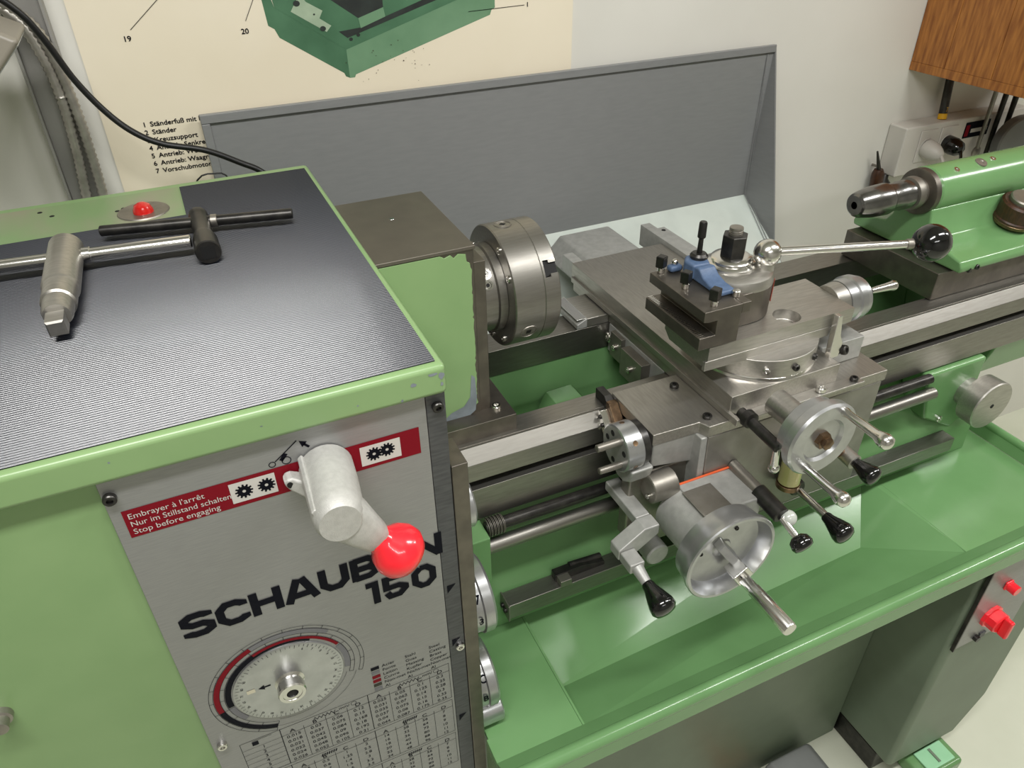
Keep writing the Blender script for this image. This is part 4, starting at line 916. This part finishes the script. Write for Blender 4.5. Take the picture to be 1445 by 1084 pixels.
for i, s in enumerate(('Ständerfuß mit Kühlmittel', 'Ständer', 'Kreuzsupport', 'Antrieb: Senkrecht', 'Antrieb: Wendegetriebe', 'Antrieb: Waagrecht', 'Vorschubmotor')):
    t = MB()
    put_text(t, str(i + 1), wp_(-.3640, 1.2440 - i * .0113, .0006), X, Zv, .0096, 1.05, bold=.02)
    put_text(t, s, wp_(-.3540, 1.2440 - i * .0113, .0006), X, Zv, .0096, 1.12, bold=.02)
    t.build('chart_line', INK, PO, flat=True)
t = MB()
for i in range(26):
    x, z, r = random.uniform(-.06, .08), random.gauss(1.300, .02), random.uniform(.0004, .0010)
    flatpoly(t, [wp_(x + r * math.cos(a), z + r * math.sin(a), .0009) for a in [k * PI / 4 for k in range(8)]])
t.build('ink_speck', WOODD, PO, flat=True)['kind'] = 'stuff'

CN = thing('steel_channel', 'vertical grey steel channel fixed to the wall beside the chart', 'wall channel', (-.462, .41, FZ))
MB().box(-.4860, -.4370, .4050, .4195, FZ, 2.40).build('back_plate', CHAN, CN, .001)
MB().box(-.4860, -.4820, .3920, .4050, FZ, 2.40).build('flange', CHAN, CN, .0008)
MB().box(-.4410, -.4370, .3920, .4050, FZ, 2.40).build('flange', CHAN, CN, .0008)
def conduit(path, label):
    P = [Vector(p) for p in path]; pts = []
    for i in range(len(P) - 1):
        p0, p1, p2, p3 = P[max(i - 1, 0)], P[i], P[i + 1], P[min(i + 2, len(P) - 1)]
        nn = 2 * max(2, int((p2 - p1).length / .0070))
        for k in range(nn):
            t = k / nn
            pts.append(.5 * ((2 * p1) + (p2 - p0) * t + (2 * p0 - 5 * p1 + 4 * p2 - p3) * t * t + (3 * p1 - p0 - 3 * p2 + p3) * t ** 3))
    rr = [.0074 if i % 2 else .0055 for i in range(len(pts))]
    o = MB().tube(pts, rr, 12).build('flexible_conduit', CONDUIT, None, 0, 60); return tag(o, label, 'conduit')
conduit([(-.560, .380, 1.455), (-.500, .385, 1.425), (-.470, .382, 1.399), (-.456, .382, 1.356), (-.451, .382, 1.307), (-.454, .382, 1.236), (-.461, .382, 1.170), (-.468, .382, 1.08), (-.470, .382, .90)], 'ribbed metal conduit running down the outer side of the channel')
conduit([(-.560, .372, 1.470), (-.490, .382, 1.425), (-.455, .382, 1.393), (-.443, .382, 1.346), (-.438, .382, 1.287), (-.438, .382, 1.228), (-.440, .382, 1.169), (-.446, .382, 1.08), (-.450, .382, .90)], 'ribbed metal conduit beside the poster edge of the channel')
def smooth(path, step=.006):
    P = [Vector(p) for p in path]; pts = []
    for i in range(len(P) - 1):
        p0, p1, p2, p3 = P[max(i - 1, 0)], P[i], P[i + 1], P[min(i + 2, len(P) - 1)]
        nn = max(3, int((p2 - p1).length / step))
        for k in range(nn):
            t = k / nn
            pts.append(.5 * ((2 * p1) + (p2 - p0) * t + (2 * p0 - 5 * p1 + 4 * p2 - p3) * t * t + (3 * p1 - p0 - 3 * p2 + p3) * t ** 3))
    return pts + [P[-1]]
cb = MB().tube(smooth([(-.520, .330, 1.470), (-.465, .335, 1.420), (-.444, .340, 1.383), (-.425, .345, 1.330), (-.400, .345, 1.286), (-.374, .340, 1.258), (-.343, .335, 1.240), (-.291, .330, 1.225), (-.248, .325, 1.202), (-.222, .320, 1.186), (-.195, .318, 1.150), (-.19, .318, 1.0)]), .0042, 12).build('power_cable', CABLE, None, 0, 60)
tag(cb, 'black power cable drooping in front of the poster to the headstock', 'cable')
c2 = MB().tube(smooth([(-.318, .290, 1.100), (-.325, .290, 1.160), (-.312, .290, 1.1985), (-.290, .290, 1.2040), (-.270, .290, 1.190), (-.262, .290, 1.100)]), .0012, 8).build('thin_wire', CABLE, None, 0, 60)
tag(c2, 'thin black wire loop behind the headstock cover', 'wire')
LH = thing('machine_lamp', 'beige enamel machine lamp hood hanging beside the steel channel', 'lamp', (-.53, .30, 1.36))
e1, e2 = Vector((-.71, 0, -.70)), Vector((-.70, 0, .71)); P1 = Vector((-.4520, .2500, 1.4030))
def hb(u_, v_, y_): q = P1 + e1 * u_ + e2 * v_; return (q.x, y_, q.z)
hood = MB().loft([hb(0, 0, .200), hb(.16, 0, .200), hb(.16, 0, .310), hb(0, 0, .310)], [hb(.030, .10, .220), hb(.13, .10, .220), hb(.13, .10, .290), hb(.030, .10, .290)]).build('hood', HOOD, LH, .006, seg=3)
MB().loft([hb(.008, -.001, .208), hb(.152, -.001, .208), hb(.152, -.001, .302), hb(.008, -.001, .302)], [hb(.008, .0, .208), hb(.152, .0, .208), hb(.152, .0, .302), hb(.008, .0, .302)]).build('lamp_diffuser', GLASSY, hood)
MB().tube(smooth([(-.575, .255, 1.410), (-.600, .280, 1.480), (-.60, .370, 1.58), (-.55, .41, 1.60)]), .008, 12).build('lamp_arm', CONDUIT, LH, 0, 60)
MB().box(-.575, -.525, .405, .4195, 1.57, 1.63).build('wall_bracket', CHAN, LH, .002)

# ================================================================== RIGHT-HAND WALL THINGS
WC = thing('wooden_cabinet', 'varnished wooden wall cabinet with vertical grain at the right', 'cabinet', (1.35, .2, 1.165))
MB().box(1.1750, 1.560, -.100, .4195, 1.1650, 1.1830).build('bottom_board', WOOD, WC, .001)
ys = [.4195, .335, .225, .128, .022, -.100]
for i in range(5): MB().box(1.1750, 1.1930, ys[i + 1] + .0004, ys[i] - .0004, 1.1832, 1.700).build('side_plank', WOOD, WC, .0008)
MB().box(1.1932, 1.560, .405, .4195, 1.1832, 1.700).build('back_board', WOOD, WC)
MB().box(1.545, 1.560, -.100, .4048, 1.1832, 1.700).build('end_board', WOOD, WC)
MB().box(1.1932, 1.5448, -.100, -.085, 1.1832, 1.700).build('front_board', WOOD, WC)

PS = thing('power_strip', 'white wall-mounted socket strip below the wooden cabinet', 'socket strip', (1.32, .395, .94))
MB().box(1.1620, 1.560, .3700, .4195, .9400, 1.0520).build('housing', OFFW, PS, .004)
for x in (1.235, 1.300):
    s_ = MB().box(x - .026, x + .026, .3670, .3698, .968, 1.040).build('socket', OFFW, PS, .003)
    MB().rev([(0, .0200), (.001, .0195), (.001, .0170), (-.0015, .0165), (-.0015, 0)], (x, .3668, 1.002), (0, -1, 0), 32).build('socket_well', OFFW, s_)
lbp = MB().box(1.352, 1.432, .3685, .3699, 1.004, 1.040).build('rating_label', INK, PS)
t = MB(); flatpoly(t, [(1.372, .3682, 1.015), (1.426, .3682, 1.015), (1.426, .3682, 1.024), (1.372, .3682, 1.024)]); t.build('label_stripe', WHITEP, lbp, flat=True)
t = MB(); flatpoly(t, [(1.354, .3682, 1.008), (1.366, .3682, 1.008), (1.366, .3682, 1.034), (1.354, .3682, 1.034)]); t.build('label_mark', REDP, lbp, flat=True)
wpg = thing('white_plug', 'white mains plug in the left socket of the strip', 'plug', (1.235, .34, .985))
MB().rev([(0, .0200), (.004, .0210), (.020, .0205), (.034, .0150), (.044, .0080), (.046, 0)], (1.235, .3655, 1.000), (0, -1, -.15), 28).build('plug_body', OFFW, wpg, 0, 60)
MB().tube(smooth([(1.235, .322, .993), (1.225, .300, .970), (1.215, .300, .900), (1.212, .350, .750), (1.212, .400, .30)]), .0035, 10).build('plug_cord', OFFW, wpg, 0, 60)
bpg = thing('black_plug', 'glossy black mains plug beside the white plug', 'plug', (1.300, .34, .985))
MB().rev([(0, .0190), (.006, .0195), (.020, .0200), (.036, .0170), (.044, .0100), (.046, 0)], (1.300, .3655, 1.002), (-.1, -1, -.1), 28).build('plug_body', BLACK, bpg, 0, 60)
MB().tube(smooth([(1.296, .324, .998), (1.280, .305, .970), (1.262, .310, .900), (1.25, .360, .75), (1.25, .40, .30)]), .0035, 10).build('plug_cord', BLACK, bpg, 0, 60)
mk = thing('marker_pen', 'black marker with a yellow end standing on the socket strip', 'marker', (1.288, .385, 1.052))
MB().cyl((1.2880, .3880, 1.0522), (1.2892, .3905, 1.0640), .0098, seg=20).build('pen_end', YELLOW, mk)
MB().cyl((1.2892, .3905, 1.0640), (1.3000, .4090, 1.1600), .0092, seg=20).build('pen_barrel', DARKST, mk)
t = MB(); put_text(t, '7', (1.2858, .3822, 1.070), X, (.11, .19, .97), .014, 1); t.build('pen_print', YELLOW, mk, flat=True)
# hand tools hung on hooks under the cabinet
for i, (x, z0, z1, w_, mt, lb, nm) in enumerate(((1.392, .960, 1.150, .0055, DULL, 'thin steel key hanging nearest the socket label', 'hanging_key'), (1.430, .930, 1.150, .0065, DARKST, 'long dark spanner hanging below the cabinet', 'hanging_spanner'), (1.468, .980, 1.150, .007, DARKST, 'short dark tool hanging below the cabinet', 'hanging_tool'))):
    k_ = thing(nm, lb, 'hand tool', (x, .350, z0))
    MB().cyl((x, .352, z1 - .020), (x, .352, z0 + .020), w_, w_ * .8, seg=12).build('shaft', mt, k_)
    MB().rev([(0, .004), (.003, .0130), (.007, .0130), (.010, .004)], (x, .357, z0 + .012), (0, -1, 0), 20).build('head', mt, k_)
    MB().tube(smooth([(x, .352, z1 - .021), (x + .004, .352, z1 - .010), (x, .352, z1), (x, .352, 1.1648)]), .0022, 8).build('hook', BRIGHT, k_)
gd = thing('grinding_wheel', 'grey round wheel guard standing behind the tailstock', 'wheel guard', (1.475, .33, .925))
MB().rev([(0, .050), (.004, .066), (.030, .068), (.033, .064), (.033, 0)], (1.475, .320, .990), (-.30, -1, .1), 44).build('guard_shell', GREYPL, gd)
MB().cyl((1.475, .322, .99), (1.477, .3695, .99), .012, seg=16).build('guard_arm', DARKST, gd)

wt = thing('wooden_handled_tool', 'small tool with brown wooden handle hung left of the socket strip', 'hand tool', (1.12, .40, .90))
MB().rev([(0, .010), (.010, .014), (.050, .013), (.060, .009), (.062, 0)], (1.140, .398, .955), (.1, 0, -1), 20).build('handle', WOODD, wt, 0, 60)
MB().cyl((1.140, .398, .955), (1.120, .398, 1.000), .005, .002, seg=12).build('blade', DARKST, wt)
MB().tube([(1.140, .4190, .960), (1.140, .398, .960)], .003, 8).build('nail', DULL, wt)
bt = thing('black_bottle', 'small black-capped bottle part beside the wooden handle', 'bottle', (1.19, .385, .88))
MB().rev([(0, .014), (.004, .016), (.040, .016), (.050, .008), (.060, .008), (.062, .006), (.062, 0)], (1.166, .398, .880), Zv, 24).build('bottle_body', DARKST, bt, 0, 50)
MB().box(1.140, 1.200, .375, .4195, .872, .8798).build('wall_ledge', DARKST, bt)
